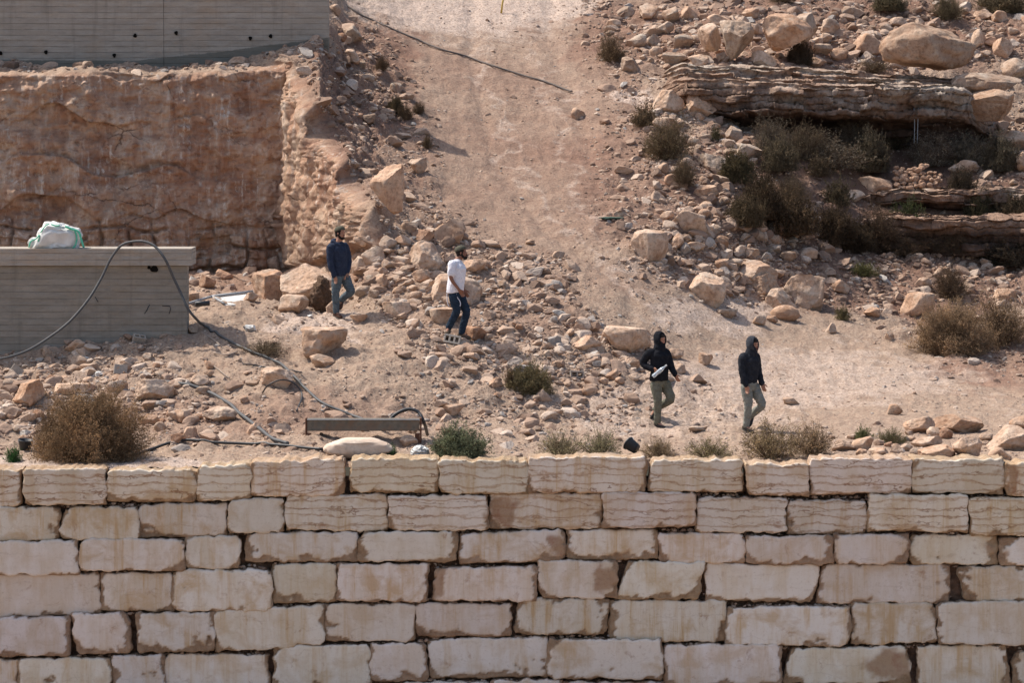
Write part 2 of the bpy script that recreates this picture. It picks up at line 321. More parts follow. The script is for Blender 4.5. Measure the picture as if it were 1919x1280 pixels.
# ------------------------------------------------------------------ the stone block wall
def m_block():
    k = N('sawn_limestone'); w = k.coord(); inf = k.n('ShaderNodeObjectInfo')
    off = k.n('ShaderNodeCombineXYZ'); k.l(k.math('MULTIPLY', inf.outputs['Random'], 60), off.inputs[1])
    def sh(scale):
        m = k.n('ShaderNodeVectorMath', operation='ADD'); k.l(k.coord(scale), m.inputs[0]); k.l(off.outputs[0], m.inputs[1]); return m.outputs[0]
    base = k.mix(inf.outputs['Random'], (.65, .575, .475), (.735, .655, .55)); wn2 = k.n('ShaderNodeTexWhiteNoise', noise_dimensions='1D'); k.l(k.math('MULTIPLY', inf.outputs['Random'], 91.7), wn2.inputs['W']); sa = k.ramp(wn2.outputs[0], [(.1, .25), (.9, 1)])
    st = k.noise(sh((9, 1, .45)), 1.0, 6, .7, .15)
    c = k.mix(k.math('MULTIPLY', sa, k.ramp(st, [(.47, 0), (.64, .95)])), base, (.56, .38, .20))
    c = k.mix(k.ramp(k.noise(sh((2.2, 1, .8)), 1.3, 5, .6, .3), [(.42, .85), (.58, 0)]), c, (.78, .73, .67))
    pt = k.noise(sh((1, 1, 1.4)), 1.8, 5, .6, .4)
    c = k.mix(k.math('MULTIPLY', sa, k.ramp(pt, [(.50, 0), (.66, .85)])), c, (.56, .41, .255))
    c = k.mix(k.ramp(k.noise(sh((1, 1, 1)), 3.2, 6, .7, .5), [(.60, 0), (.72, .7)]), c, (.36, .20, .115))
    # wavy stylolite veins
    wv = k.n('ShaderNodeTexWave', bands_direction='Z'); wv.inputs['Scale'].default_value = 2.3; wv.inputs['Distortion'].default_value = 9
    wv.inputs['Detail'].default_value = 5; wv.inputs['Detail Scale'].default_value = 1.3; wv.inputs['Detail Roughness'].default_value = .68; k.l(sh((.35, 1, 1)), wv.inputs['Vector'])
    wv2 = k.n('ShaderNodeTexWave', bands_direction='Z'); wv2.inputs['Scale'].default_value = 1.25; wv2.inputs['Distortion'].default_value = 14; wv2.inputs['Detail'].default_value = 5; wv2.inputs['Detail Scale'].default_value = 1.0; wv2.inputs['Detail Roughness'].default_value = .7; k.l(sh((.45, 1, 1)), wv2.inputs['Vector'])
    line = k.math('MAXIMUM', k.math('MULTIPLY', k.ramp(wv.outputs[1], [(.0, .8), (.045, .0)]), k.ramp(k.attr('vein'), [(.5, 0), (.9, 1)])), k.ramp(wv2.outputs[1], [(.0, 1), (.03, .0)]))
    line = k.math('MULTIPLY', line, k.math('ADD', .12, k.ramp(k.noise(sh((1.5, 1, 3)), 1.5, 3), [(.42, 0), (.6, .65)])))
    vein = k.math('MULTIPLY', line, k.attr('vein'))
    halo = k.math('MULTIPLY', k.ramp(wv.outputs[1], [(0, .55), (.3, 0)]), k.attr('vein'))
    c = k.mix(k.math('MULTIPLY', halo, k.attr('vein')), c, (.47, .30, .175)); c = k.mix(vein, c, (.25, .13, .07))
    c = k.mix(k.math('MULTIPLY', k.attr('rust'), .85), c, k.ramp(k.noise(w, 4, 5, .7), [(.3, (.27, .155, .09)), (.5, (.38, .25, .155)), (.65, (.30, .15, .085))]))
    f = k.noise(w, 26, 6, .7); c = k.mix(k.ramp(f, [(.30, .4), (.44, 0)]), c, (.42, .33, .24))
    rg = k.ramp(k.noise(w, 5, 6, .7), [(.3, (.25, .16, .10)), (.5, (.38, .265, .175)), (.7, (.50, .37, .26))])
    c = k.mix(k.attr('chip'), c, rg)
    c = k.mix(1.0, c, inf.outputs['Color'], 'MULTIPLY')
    h = k.math('ADD', k.math('MULTIPLY', vein, -.6), f)
    n1 = k.bump(h, .5, .012); n2 = k.bump(k.noise(w, 9, 7, .75), k.math, .0) if False else None
    bb = k.n('ShaderNodeBump'); bb.inputs['Distance'].default_value = .05; k.l(k.math('ADD', .12, k.math('MULTIPLY', k.attr('chip'), .8)), bb.inputs['Strength'])
    k.l(k.noise(w, 9, 7, .75), bb.inputs['Height']); k.l(n1, bb.inputs['Normal'])
    return k.out(c, bb.outputs[0])
M['block'] = m_block()
M['earth'] = (lambda k: k.out(k.ramp(k.noise(k.coord(), 7, 7, .7), [(.3, (.11, .07, .05)), (.6, (.24, .16, .115)), (.75, (.36, .26, .19))]), k.bump(k.noise(k.coord(), 16, 6, .7), .9, .05)))(N('packed_earth'))
ROWS = [
 [(-70,40,882,949),(44,199,878,946),(201,368,883,941),(371,470,875,940),(470,643,864,930),(655,822,860,924),(824,988,864,926),(990,1210,857,923),(1213,1391,861,922),(1393,1515,868,930),(1518,1707,861,926),(1710,1883,862,925),(1885,1990,868,932)],
 [(-60,110,952,1014),(112,265,950,1011),(258,423,945,1008),(425,530,934,998),(534,727,928,994),(728,913,929,994),(916,1128,926,992),(1130,1304,924,989),(1306,1475,933,998),(1476,1627,938,1003),(1627,1814,929,996),(1817,1990,935,1003)],
 [(-60,145,1016,1078),(150,346,1011,1070),(347,448,1005,1066),(452,672,1000,1054),(674,855,998,1054),(858,1058,998,1057),(1060,1233,994,1049),(1236,1397,1000,1056),(1398,1561,1005,1058),(1562,1703,1004,1057),(1705,1871,1003,1059),(1874,1990,1008,1061)],
 [(-40,188,1078,1156),(190,325,1075,1147),(322,508,1070,1146),(511,630,1058,1130),(633,801,1057,1128),(803,1006,1064,1127),(1008,1156,1052,1121),(1153,1320,1053,1124),(1320,1535,1056,1129),(1530,1778,1059,1130),(1785,1990,1062,1133)],
 [(-60,129,1158,1231),(130,243,1151,1226),(243,403,1150,1222),(404,607,1137,1220),(609,778,1133,1203),(780,956,1132,1194),(962,1142,1124,1187),(1143,1360,1127,1204),(1362,1594,1139,1211),(1596,1757,1131,1206),(1758,1990,1128,1209)],
 [(-60,32,1237,1304),(34,208,1235,1310),(210,307,1230,1306),(308,502,1228,1302),(503,692,1210,1295),(694,799,1207,1278),(801,1027,1198,1271),(1027,1242,1200,1274),(1244,1464,1211,1286),(1466,1702,1215,1283),(1700,1897,1212,1292),(1899,1990,1222,1296)],
 [(-60,150,1312,1360),(152,330,1314,1362),(332,560,1310,1360),(562,745,1300,1352),(747,920,1281,1350),(922,1052,1276,1350),(1054,1250,1279,1350),(1252,1420,1291,1352),(1422,1640,1290,1350),(1642,1800,1297,1352),(1802,1990,1300,1352)]]
# corner tweaks in px (tl, tr, br, bl as (du, dv)) keyed by (row, block)
TW = {(3,7): ((32,0),(0,0),(-14,2),(0,0)), (4,0): ((0,6),(0,-4),(0,0),(0,0)), (4,3): ((0,10),(0,-3),(0,-12),(0,2)), (2,5): ((4,6),(0,-6),(0,-4),(0,2)),
      (0,9): ((0,4),(0,0),(0,0),(14,-4)), (0,3): ((0,3),(0,-4),(0,-4),(0,2)), (0,4): ((0,4),(0,-4),(0,0),(0,2)), (1,3): ((6,6),(0,-3),(0,0),(4,2)), (3,8): ((0,0),(0,4),(-16,0),(0,-2)),
      (3,9): ((14,0),(0,0),(0,0),(0,3)), (3,10): ((16,0),(0,0),(0,2),(30,-8)), (4,6): ((16,0),(0,0),(-14,4),(0,0)), (5,9): ((22,2),(-2,-4),(6,0),(0,0)), (5,6): ((0,3),(0,-4),(0,-2),(4,2)),
      (5,10): ((26,3),(-14,-3),(0,0),(26,0)), (1,8): ((0,-2),(0,2),(0,2),(0,-2)), (1,1): ((6,2),(-14,2),(0,0),(0,0)), (4,1): ((0,-2),(-5,0),(2,0),(18,0)), (4,2): ((14,0),(0,0),(0,0),(24,0)),
      (2,3): ((8,2),(0,-2),(0,-2),(10,0)), (3,5): ((14,2),(0,-2),(0,0),(10,-2)), (5,4): ((14,4),(0,0),(0,0),(10,0)), (3,0): ((0,0),(-4,-4),(2,-6),(0,4)), (0,8): ((14,0),(0,4),(0,0),(0,0))}
WALL_BASE = (0, 70.5, GZ)
wall = empty('stone_block_wall', WALL_BASE)
tag(wall, 'dry laid retaining wall of huge pale sawn limestone blocks in the foreground', 'wall')
bev = lambda n, e: np.concatenate([[0], e * np.array([.15, .4, .7, 1.0]), np.linspace(e, 1 - e, n)[1:-1], 1 - e * np.array([1.0, .7, .4, .15]), [1]])
RUST = [(940, 958, 30, 28), (1042, 1022, 20, 26), (1138, 1087, 24, 26), (1668, 1248, 42, 30), (818, 1095, 13, 34), (1860, 1030, 18, 26), (1895, 900, 16, 30)]
def rust_at(V3):
    y, z = V3[:, 1], V3[:, 2] - CAMZ; f_ = y * math.cos(PITCH) - z * math.sin(PITCH); h_ = y * math.sin(PITCH) + z * math.cos(PITCH); u, v = CX + FPX * V3[:, 0] / f_, CY - FPX * h_ / f_
    n1 = 12 * fbm(V3 * 3.0, 4, .6); n2 = 10 * fbm(V3 * 3.0 + 9, 4, .6); return np.max([blob(u + n1 * 1.6, v + n2 * 1.6, a, b, c, d, .3) for a, b, c, d in RUST], 0)
def make_block(r, i, b):
    u0, u1, v0, v1 = b; rs = np.random.default_rng(100 * r + i)
    tw = TW.get((r, i), ((0, 0),) * 4)
    jit = rs.uniform(-2.2, 2.2, (4, 2)) * (1, .8)
    c = np.array([(u0, v0), (u1, v0), (u1, v1), (u0, v1)], float) + np.array(tw) * .8 + jit * .8 + np.array([(-1.0, -.5), (1.0, -.5), (1.0, .8), (-1.0, .8)])
    wpx, hpx = u1 - u0, v1 - v0
    s = bev(max(18, int(wpx / 4)), 9 / wpx); t = bev(max(12, int(hpx / 4)), 9 / hpx)
    S, T = np.meshgrid(s, t)
    uu = (1 - S) * (1 - T) * c[0, 0] + S * (1 - T) * c[1, 0] + S * T * c[2, 0] + (1 - S) * T * c[3, 0]
    vv = (1 - S) * (1 - T) * c[0, 1] + S * (1 - T) * c[1, 1] + S * T * c[2, 1] + (1 - S) * T * c[3, 1]
    # broken corners: pull each corner inwards along a circle of its own radius
    for q, (cs, ct) in enumerate(((0, 0), (1, 0), (1, 1), (0, 1))):
        rad = rs.choice([4, 6, 8, 12, 18], p=[.42, .25, .16, .11, .06]); rad = 5 if (r == 0 and ct == 0 and rad > 9) else rad
        dx = np.abs(S - cs) * wpx; dy = np.abs(T - ct) * hpx
        ins = (dx < rad) & (dy < rad); rr = np.hypot(rad - dx, rad - dy); m = np.maximum(rad - dx, rad - dy)
        f = np.where(ins & (rr > 0), m / np.maximum(rr, 1e-6), 1)
        ndx = rad - (rad - dx) * f; ndy = rad - (rad - dy) * f
        sx = 1 if cs == 0 else -1; sy = 1 if ct == 0 else -1
        uu = uu + np.where(ins, (ndx - dx) * sx, 0); vv = vv + np.where(ins, (ndy - dy) * sy, 0)
    Y0 = 70 + rs.uniform(-.05, .07) + rs.uniform(-.03, .03) * (S - .5)
    F = at(uu, vv, Y0)
    W = at(u0 + S * wpx, v0 + T * hpx, 70.0)
    du = np.minimum(S, 1 - S) * wpx / 114; dv = np.minimum(T, 1 - T) * hpx / 114; de = np.minimum(du, dv)
    sd = rs.uniform(0, 99)
    # ragged outline
    e = np.exp(-de / .05)
    F[..., 0] += e * .034 * fbm(W * np.array([5, 1, 5]) + sd, 4, .6); F[..., 2] += e * .032 * fbm(W * np.array([5, 1, 5]) + sd + 50, 4, .6)
    if r == 0: F[..., 2] += np.exp(-T * hpx / 114 / .06) * .036 * fbm(W * np.array([4, 1, 1]) + sd, 5, .6)
    # rounded arris, then chips broken off the sawn face
    F[..., 1] += .022 * np.clip(1 - de / .024, 0, 1) ** 2
    cn = fbm(W * np.array([2.6, 1, 3.2]) + sd + 7, 4, .55)
    q = rs.uniform(.0, 1)
    bias = .62 * np.exp(-du / .10) + (.52 + .35 * (q > .6)) * np.exp(-(1 - T) * hpx / 114 / .09) + .2 * np.exp(-T * hpx / 114 / .05)
    ch = sstep(.50, .58, cn * .55 + 1.15 * bias - (.0 if r > 1 else .24) + rs.uniform(-.14, .12))
    F[..., 1] += ch * (.03 + .03 * fbm(W * 4 + sd, 3)) + .004 * fbm(W * 1.5 + sd, 2)
    ny, nx = S.shape
    verts = [F.reshape(-1, 3)]; chips = [ch.ravel()]; faces = [grid_faces(nx, ny)[:, ::-1]]
    ring = np.concatenate([np.arange(nx), np.arange(1, ny) * nx + nx - 1, (ny - 1) * nx + np.arange(nx - 2, -1, -1), np.arange(ny - 2, 0, -1) * nx])
    prev = ring; n0 = nx * ny; base = F.reshape(-1, 3)[ring]; cen = base.mean(0)
    for k, dep in enumerate((.05, .12, .22, .4, .62, .85)):
        p = base.copy(); p[:, 1] = np.maximum(base[:, 1], Y0.mean() if hasattr(Y0, 'mean') else Y0) + dep
        p[:, [0, 2]] += (cen[[0, 2]] - p[:, [0, 2]]) * (-.012 + .03 * dep)
        nn = fbm(p * 4 + sd, 4, .6); p[:, 2] += .02 * nn; p[:, 0] += .02 * fbm(p * 4 + sd + 20, 3)
        verts.append(p); chips.append(np.full(len(ring), .75)); cur = np.arange(n0, n0 + len(ring)); n0 += len(ring)
        faces.append(np.stack([prev, np.roll(prev, -1), np.roll(cur, -1), cur], 1)); prev = cur
    Vv = np.concatenate(verts); Ff = np.concatenate(faces)
    vein = [1.0, .95, .24, .22, .2, .2, .2][r]
    if (r, i) in ((1, 1), (1, 2), (1, 0), (1, 3)): vein = .25
    me = mesh_from('stone_block', rebase(Vv, WALL_BASE), Ff[:, ::-1] if False else Ff, M['block'], True, dict(chip=np.concatenate(chips), vein=np.full(len(Vv), vein), rust=rust_at(Vv)))
    o = obj('stone_block', me, wall)
    wm = {0: (.95, .91, .84), 1: (.95, .92, .87)}.get(r, (1, .985, .97)); b_ = rs.uniform(.84, 1.0)
    o.color = (wm[0] * b_, wm[1] * b_ * rs.uniform(.96, 1.0), wm[2] * b_ * rs.uniform(.92, 1.0), 1)
    if (r, i) == (1, 6): tag(o, 'block with a big rusty brown patch at its left end'); 
    if (r, i) == (5, 9): tag(o, 'block with rust red broken stone at its right end')
    if (r, i) == (3, 7): tag(o, 'block whose left end is cut on a slant')
    return o
for r, row in enumerate(ROWS):
    for i, b in enumerate(row): make_block(r, i, b)
# packed earth behind the joints
gx, gz = np.meshgrid(np.linspace(-9.4, 9.4, 500), np.linspace(GZ, -.28, 130)); gy = 70.30 + .10 * fbm(np.stack([gx * 3, 0 * gx, gz * 5], -1), 4, .6)
bk = np.stack([gx, gy, gz], -1)
obj('earth_backing', mesh_from('earth_backing', rebase(bk.reshape(-1, 3), WALL_BASE), grid_faces(500, 130), M['earth']), wall)

# ------------------------------------------------------------------ stones
import bmesh
def ico(n):
    bm = bmesh.new(); bmesh.ops.create_icosphere(bm, subdivisions=n, radius=1)
    v = np.array([x.co[:] for x in bm.verts]); f = np.array([[q.index for q in p.verts] for p in bm.faces]); bm.free(); return v, f
ICO = {n: ico(n) for n in (1, 2, 3, 4, 5)}
def rock_verts(seed, lvl=4, planes=13, rough=.09, flat=.0, cut=(.50, .86), fine=.03):
    rs = np.random.default_rng(seed); v, f = ICO[lvl]; v = v.copy()
    for _ in range(planes):
        n = rs.normal(size=3); n[2] *= .85; n /= np.linalg.norm(n); d = rs.uniform(*cut)
        m = v @ n - d; v -= np.maximum(m, 0)[:, None] * n
    if flat: v[:, 2] = np.where(v[:, 2] > flat, flat + .12 * (v[:, 2] - flat), v[:, 2])
    nrm = v / np.linalg.norm(v, axis=1)[:, None]
    d = rough * fbm(v * 1.7 + seed * 3.7, 3) + fine * ridge(v * 4.5 + seed, 3)
    v = v + nrm * d[:, None]
    lo, hi = v.min(0), v.max(0); v = (v - (lo + hi) / 2) / ((hi - lo) / 2)      # exactly fills [-1, 1]
    return v, f
def joints_gravel(name, parent, base, pts, sizes, mat, lvl=1, seed=5, tb=0.0):
    rs = np.random.default_rng(seed); n = len(pts); vars_ = [rock_verts(900 + k, lvl, 10, .08, fine=.0, cut=(.38, .78))[0] for k in range(24)]; f = ICO[lvl][1]
    nvx = len(vars_[0]); vi = np.stack(vars_)[rs.integers(0, 24, n)]
    a = rs.uniform(0, 6.28, n); ca, sa = np.cos(a), np.sin(a)
    sc = sizes[:, None] * np.stack([rs.uniform(.8, 1.3, n), rs.uniform(.7, 1.2, n), rs.uniform(.45, .85, n)], 1)
    q = vi * sc[:, None, :]; tz = rs.uniform(-.5, .5, n)[:, None]
    x = q[..., 0] * np.cos(tz) - q[..., 2] * np.sin(tz); z = q[..., 0] * np.sin(tz) + q[..., 2] * np.cos(tz)
    X = x * ca[:, None] - q[..., 1] * sa[:, None]; Yy = x * sa[:, None] + q[..., 1] * ca[:, None]
    W = np.stack([X, Yy, z], -1) + pts[:, None, :]
    F = (f[None] + (np.arange(n) * nvx)[:, None, None]).reshape(-1, 3)
    tint = np.repeat(np.clip(rs.normal(.50, .27, n) + tb, 0, 1), nvx)
    me = mesh_from(name, rebase(W.reshape(-1, 3), base), F, mat, False, dict(tint=tint))
    return obj(name, me, parent, base if parent is None else None)
pts, szs = [], []
rs = np.random.default_rng(3)
for r, row in enumerate(ROWS[:-1]):
    nxt = ROWS[r + 1]
    for _ in range(560):
        u = rs.uniform(-20, 1940); a = [b for b in row if b[0] <= u <= b[1]]; c2 = [b for b in nxt if b[0] <= u <= b[1]]
        if not a or not c2: continue
        gap = c2[0][2] - a[0][3]; vv = c2[0][2] + 1 - rs.random() * .8 * max(gap, 1)
        p = at(u, vv, 70.12 + rs.uniform(0, .12)); pts.append(p); szs.append(min(rs.uniform(.008, .026) * (1 + max(gap, 0) * .09), .042))
    for b in row:
        for _ in range(3 if rs.random() < .4 else 0):
            pts.append(at(b[1] + rs.uniform(-1, 6), b[3] - rs.uniform(-4, 14), 70.15 + rs.uniform(0, .1))); szs.append(rs.uniform(.012, .035))
g = joints_gravel('joint_gravel', wall, WALL_BASE, np.array(pts), np.array(szs), M['gravel'])
tag(g, kind='stuff')
# ------------------------------------------------------------------ concrete structures
def m_concrete(name, c0, c1, dark, stain):
    k = N(name); w = k.coord()
    z = k.n('ShaderNodeSeparateXYZ'); k.l(w, z.inputs[0])
    zw = k.math('ADD', k.math('MULTIPLY', z.outputs[2], 8.3), k.math('MULTIPLY', k.noise(k.coord((.12, 1, .5)), 2.0, 2), .5)); pl = k.math('FRACT', zw); edge = k.ramp(pl, [(0, 1), (.10, 0), (.93, 0), (1, 1)])
    bid = k.n('ShaderNodeTexWhiteNoise', noise_dimensions='1D'); k.l(k.math('FLOOR', zw), bid.inputs['W'])
    st = k.noise(k.coord((.7, 1, 2.2)), 2.2, 8, .75, .2); gr = k.noise(k.coord((1.5, 1, 4)), 7, 5, .75)
    c = k.mix(k.ramp(st, [(.3, 0), (.7, 1)]), c0, c1)
    c = k.mix(k.math('MULTIPLY', bid.outputs[0], .16), c, dark)
    c = k.mix(k.ramp(k.noise(w, .8, 5, .6), [(.5, 0), (.75, .7)]), c, stain); c = k.mix(k.ramp(k.noise(k.coord((4, 1, .35), loc=(3, 0, 2)), 1.2, 5, .65), [(.54, 0), (.70, .5)]), c, dark)
    c = k.mix(k.math('MULTIPLY', edge, k.ramp(k.noise(k.coord((1, 1, 5)), 2.0, 4), [(.40, .1), (.58, .85)])), c, (.13, .115, .095))
    c = k.mix(k.ramp(gr, [(.32, .4), (.46, 0)]), c, dark)
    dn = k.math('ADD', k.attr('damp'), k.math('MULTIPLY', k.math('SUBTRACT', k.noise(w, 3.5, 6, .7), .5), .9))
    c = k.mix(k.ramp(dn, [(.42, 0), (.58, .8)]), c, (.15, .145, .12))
    c = k.mix(k.ramp(k.math('ADD', k.math('MULTIPLY', k.math('SUBTRACT', k.noise(k.coord((1, 1, 2)), 1.6, 5), .5), 1.4), k.attr('lime')), [(.55, 0), (.75, .5)]), c, (.44, .42, .42))
    h = k.math('ADD', k.math('MULTIPLY', edge, -.6), k.math('ADD', k.math('MULTIPLY', gr, .5), k.math('MULTIPLY', bid.outputs[0], .5)))
    return k.out(c, k.bump(k.math('ADD', h, k.noise(w, 12, 5, .7)), .55, .02))
M['conc_hi'] = m_concrete('board_marked_concrete', (.31, .27, .225), (.46, .405, .34), (.22, .195, .165), (.43, .31, .21))
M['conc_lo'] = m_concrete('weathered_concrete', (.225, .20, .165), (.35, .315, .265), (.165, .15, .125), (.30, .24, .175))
def plain(name, col, rough=.8, spec=.2, metal=0, noise=None, bs=30, bd=.004):
    k = N(name); k.b.inputs['Specular IOR Level'].default_value = spec; k.b.inputs['Metallic'].default_value = metal
    a = k.noise(k.coord(), bs, 5, .65); c = k.mix(k.ramp(a, [(.3, 0), (.7, 1)]), tuple(x * .72 for x in col), tuple(min(x * 1.2, 1) for x in col))
    if noise: c = k.mix(k.ramp(k.noise(k.coord(), bs * .25, 5, .7), [(.45, 0), (.65, .8)]), c, noise)
    return k.out(c, k.bump(a, .4, bd), rough)
M['hole_shade'] = plain('painted_hole_shade', (.012, .011, .01), 1, 0)  # near-black colour painted for the shade inside holes
def slab_mesh(name, u0, u1, vt, vb, Y, thick, mat, base, dampf=None, nx=160, nz=60, rough=.012, dz=0):
    p = at(np.array([u0, u1]), np.array([(vt + vb) / 2] * 2), Y); x0, x1 = p[0, 0], p[1, 0]
    z0, z1 = float(at(u0, vb, Y)[2]), float(at(u0, vt, Y)[2])
    X, Z = np.meshgrid(np.linspace(x0, x1, nx), np.linspace(z0, z1, nz))
    Yf = Y + rough * fbm(np.stack([X * 2, 0 * X, Z * 6], -1), 3); F = np.stack([X, Yf, Z], -1).reshape(-1, 3)
    ring = np.concatenate([np.arange(nx), np.arange(1, nz) * nx + nx - 1, (nz - 1) * nx + np.arange(nx - 2, -1, -1), np.arange(nz - 2, 0, -1) * nx])
    B = F[ring].copy(); B0 = F[ring].copy(); B0[:, 1] = Y + .015; B[:, 1] = Y + thick; B0[:, 0] += np.where(B0[:, 0] > x1 - .01, .006, 0); B[:, 0] += np.where(B[:, 0] > x1 - .01, .006, 0)
    n = nx * nz; m = len(ring); a = ring; b = np.arange(n, n + m); c = b + m
    f = [list(q) for q in grid_faces(nx, nz)] + [list(q) for q in np.stack([a, b, np.roll(b, -1), np.roll(a, -1)], 1)] + [list(q) for q in np.stack([b, c, np.roll(c, -1), np.roll(b, -1)], 1)] + [list(c[::-1])]
    V3 = np.concatenate([F, B0, B]); at3 = dict(damp=dampf(V3)[0], lime=dampf(V3)[1]) if dampf else dict(damp=np.zeros(len(V3)), lime=np.zeros(len(V3)))
    return mesh_from(name, rebase(V3, base), f, mat, False, at3)
YC = 90.55
def to_uv(P3):
    P3 = np.asarray(P3, float); y, z = P3[..., 1], P3[..., 2] - CAMZ
    f = y * math.cos(PITCH) - z * math.sin(PITCH); h = y * math.sin(PITCH) + z * math.cos(PITCH)
    return CX + FPX * P3[..., 0] / f, CY - FPX * h / f
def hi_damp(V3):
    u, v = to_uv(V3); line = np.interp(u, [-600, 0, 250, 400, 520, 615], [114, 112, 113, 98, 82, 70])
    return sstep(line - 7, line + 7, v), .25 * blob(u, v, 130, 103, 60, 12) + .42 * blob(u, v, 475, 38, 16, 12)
B1 = (-5.5, YC, 5.5)
cw = empty('concrete_wall', B1); tag(cw, 'tall board marked concrete retaining wall standing above the excavated rock face', 'wall')
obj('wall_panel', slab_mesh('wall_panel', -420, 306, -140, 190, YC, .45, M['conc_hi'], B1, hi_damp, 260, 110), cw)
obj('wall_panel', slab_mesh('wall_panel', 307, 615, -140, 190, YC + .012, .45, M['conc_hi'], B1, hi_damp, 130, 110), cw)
def disc(name, c, r, mat, parent, base, n=14, sx=1):
    a = np.linspace(0, 2 * np.pi, n, endpoint=False); rs_ = 1 + .12 * np.sin(a * 3 + c[0] * 9)
    fr = np.stack([c[0] + r * sx * rs_ * np.cos(a), c[1] + 0 * a, c[2] + r * 1.15 * rs_ * np.sin(a)], 1); bk_ = fr.copy(); bk_[:, 1] += .04
    V3 = np.concatenate([fr, bk_]); f = [list(range(n))[::-1]] + [[i, (i + 1) % n, n + (i + 1) % n, n + i] for i in range(n)]
    return obj(name, mesh_from(name, rebase(V3, base), f, mat, False), parent)
for u, v in ((1, 99), (86, 97), (214, 103), (253, 66), (330, 61), (469, 71), (507, 67), (590, 69)):
    disc('tie_hole_shade', at(u, v, YC - .022), .038 if u < 580 else .022, M['hole_shade'], cw, B1)  # flat dark discs, the inner shade of the holes is painted
YL = 78.5; B2 = tuple(at(180, 680, YL))
lw = empty('concrete_platform', B2); tag(lw, 'low grey concrete structure with an overhanging roof slab left of the mound', 'concrete structure')
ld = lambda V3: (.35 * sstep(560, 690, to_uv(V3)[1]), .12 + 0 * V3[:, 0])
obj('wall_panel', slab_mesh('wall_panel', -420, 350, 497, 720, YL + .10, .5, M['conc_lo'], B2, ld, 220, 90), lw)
obj('roof_slab', slab_mesh('roof_slab', -420, 358, 466, 497.5, YL, 1.15, M['conc_hi'], B2, lambda V3: (.1 + 0 * V3[:, 0], .3 + 0 * V3[:, 0]), 220, 24, .018), lw)
disc('pipe_hole_shade', at(289, 504, YL + .075), .055, M['hole_shade'], lw, B2, sx=1.3); disc('pipe_hole_shade', at(279, 501, YL + .073), .03, M['hole_shade'], lw, B2)  # flat discs again, with painted shade for depth

# ------------------------------------------------------------------ tubes
M['hose'] = plain('black_hose', (.03, .03, .032), .5, .4); M['hose_g'] = plain('dusty_hose', (.085, .085, .085), .6, .35)
def smooth_path(p, k=8):
    p = np.asarray(p, float); q = np.vstack([2 * p[0] - p[1], p, 2 * p[-1] - p[-2]]); out = []
    for i in range(1, len(q) - 2):
        for t in np.linspace(0, 1, k, endpoint=False):
            a, b, c, d = q[i - 1], q[i], q[i + 1], q[i + 2]
            out.append(.5 * (2 * b + (c - a) * t + (2 * a - 5 * b + 4 * c - d) * t * t + (3 * b - a - 3 * c + d) * t ** 3))
    return np.array(out + [p[-1]])
def tube_vf(path, r, n=8, start=0):
    path = np.asarray(path, float); r = np.broadcast_to(r, (len(path),)); V_, F_ = [], []
    T = np.gradient(path, axis=0); T /= np.maximum(np.linalg.norm(T, axis=1), 1e-9)[:, None]; ref = np.array([0, 1, 0.05])
    if abs(T[0] @ ref) > .9: ref = np.array([1., 0, 0])
    nprev = np.cross(T[0], ref); nprev /= np.linalg.norm(nprev)
    for i in range(len(path)):
        nv_ = nprev - T[i] * (nprev @ T[i]); nv_ /= max(np.linalg.norm(nv_), 1e-9); b = np.cross(T[i], nv_); nprev = nv_
        for k in range(n):
            a = 2 * math.pi * k / n; V_.append(path[i] + r[i] * (math.cos(a) * nv_ + math.sin(a) * b))
    for i in range(len(path) - 1):
        for k in range(n):
            a, b = start + i * n + k, start + i * n + (k + 1) % n; F_.append([a, b, b + n, a + n])
    F_.append([start + k for k in range(n)][::-1]); F_.append([start + (len(path) - 1) * n + k for k in range(n)])
    return V_, F_
def g(u, v, lift=0.0):
    h, n = hit(u, v); return np.array([h.x, h.y, h.z + lift])
def hose(name, pts, r, mat, label, cat='hose', group=None, drape_from=0):
    P3 = [np.array(q) for q in pts]; path = smooth_path(P3, 8)
    for q in path[drape_from * 8:] if drape_from is not None else []:
        h_ = BVH.ray_cast(Vector((q[0], q[1], q[2] + 3)), Vector((0, 0, -1)), 8)[0]
        if h_ is not None: q[2] = h_.z + r
    if drape_from is not None and len(path) - drape_from * 8 > 12:
        zz = path[drape_from * 8:, 2]; zp = np.pad(zz, 6, mode='edge'); path[drape_from * 8:, 2] = np.maximum(np.convolve(zp, np.ones(13) / 13, 'valid') + .012, zz - r * .8) if drape_from == 0 else np.where(np.arange(len(zz)) < 6, zz, np.convolve(zp, np.ones(13) / 13, 'valid') + .012)
    V_, F_ = tube_vf(path, r, 8); b = P3[len(P3) // 2]
    o = obj(name, mesh_from(name, rebase(V_, b), F_, mat), None, b); return tag(o, label, cat, group)
A = lambda u, v, Y: at(u, v, Y)
hose('water_hose', [A(-40, 676, 77.2), A(5, 672, 77.2), A(50, 658, 77.4), A(90, 634, 77.7), (*A(130, 603, 77.9),), A(165, 562, 78.1), A(190, 521, 78.3), A(207, 486, 78.38), A(226, 461, 78.4), A(247, 453, 78.38), A(272, 453, 78.3), A(292, 463, 78.2), A(310, 487, 78.1), A(324, 518, 78.2), A(338, 548, 78.2), A(352, 578, 78.1), A(368, 598, 78.2)]
     + [g(u, v, .03) for u, v in ((384, 614), (420, 635), (470, 662), (521, 686), (551, 710), (571, 732), (598, 754), (640, 777), (667, 788), (700, 795))], .025, M['hose_g'], 'long grey black hose arching over the low concrete roof slab and down the mound', drape_from=17)
y0 = g(722, 812)[1]
hose('water_hose', [g(706, 806, .03), A(722, 794, y0), A(744, 775, y0), A(766, 767, y0), A(784, 773, y0 - .05), A(795, 793, y0 - .1), g(801, 818, .03)], .03, M['hose'], 'short black hose looping up behind the right end of the metal channel', drape_from=None)
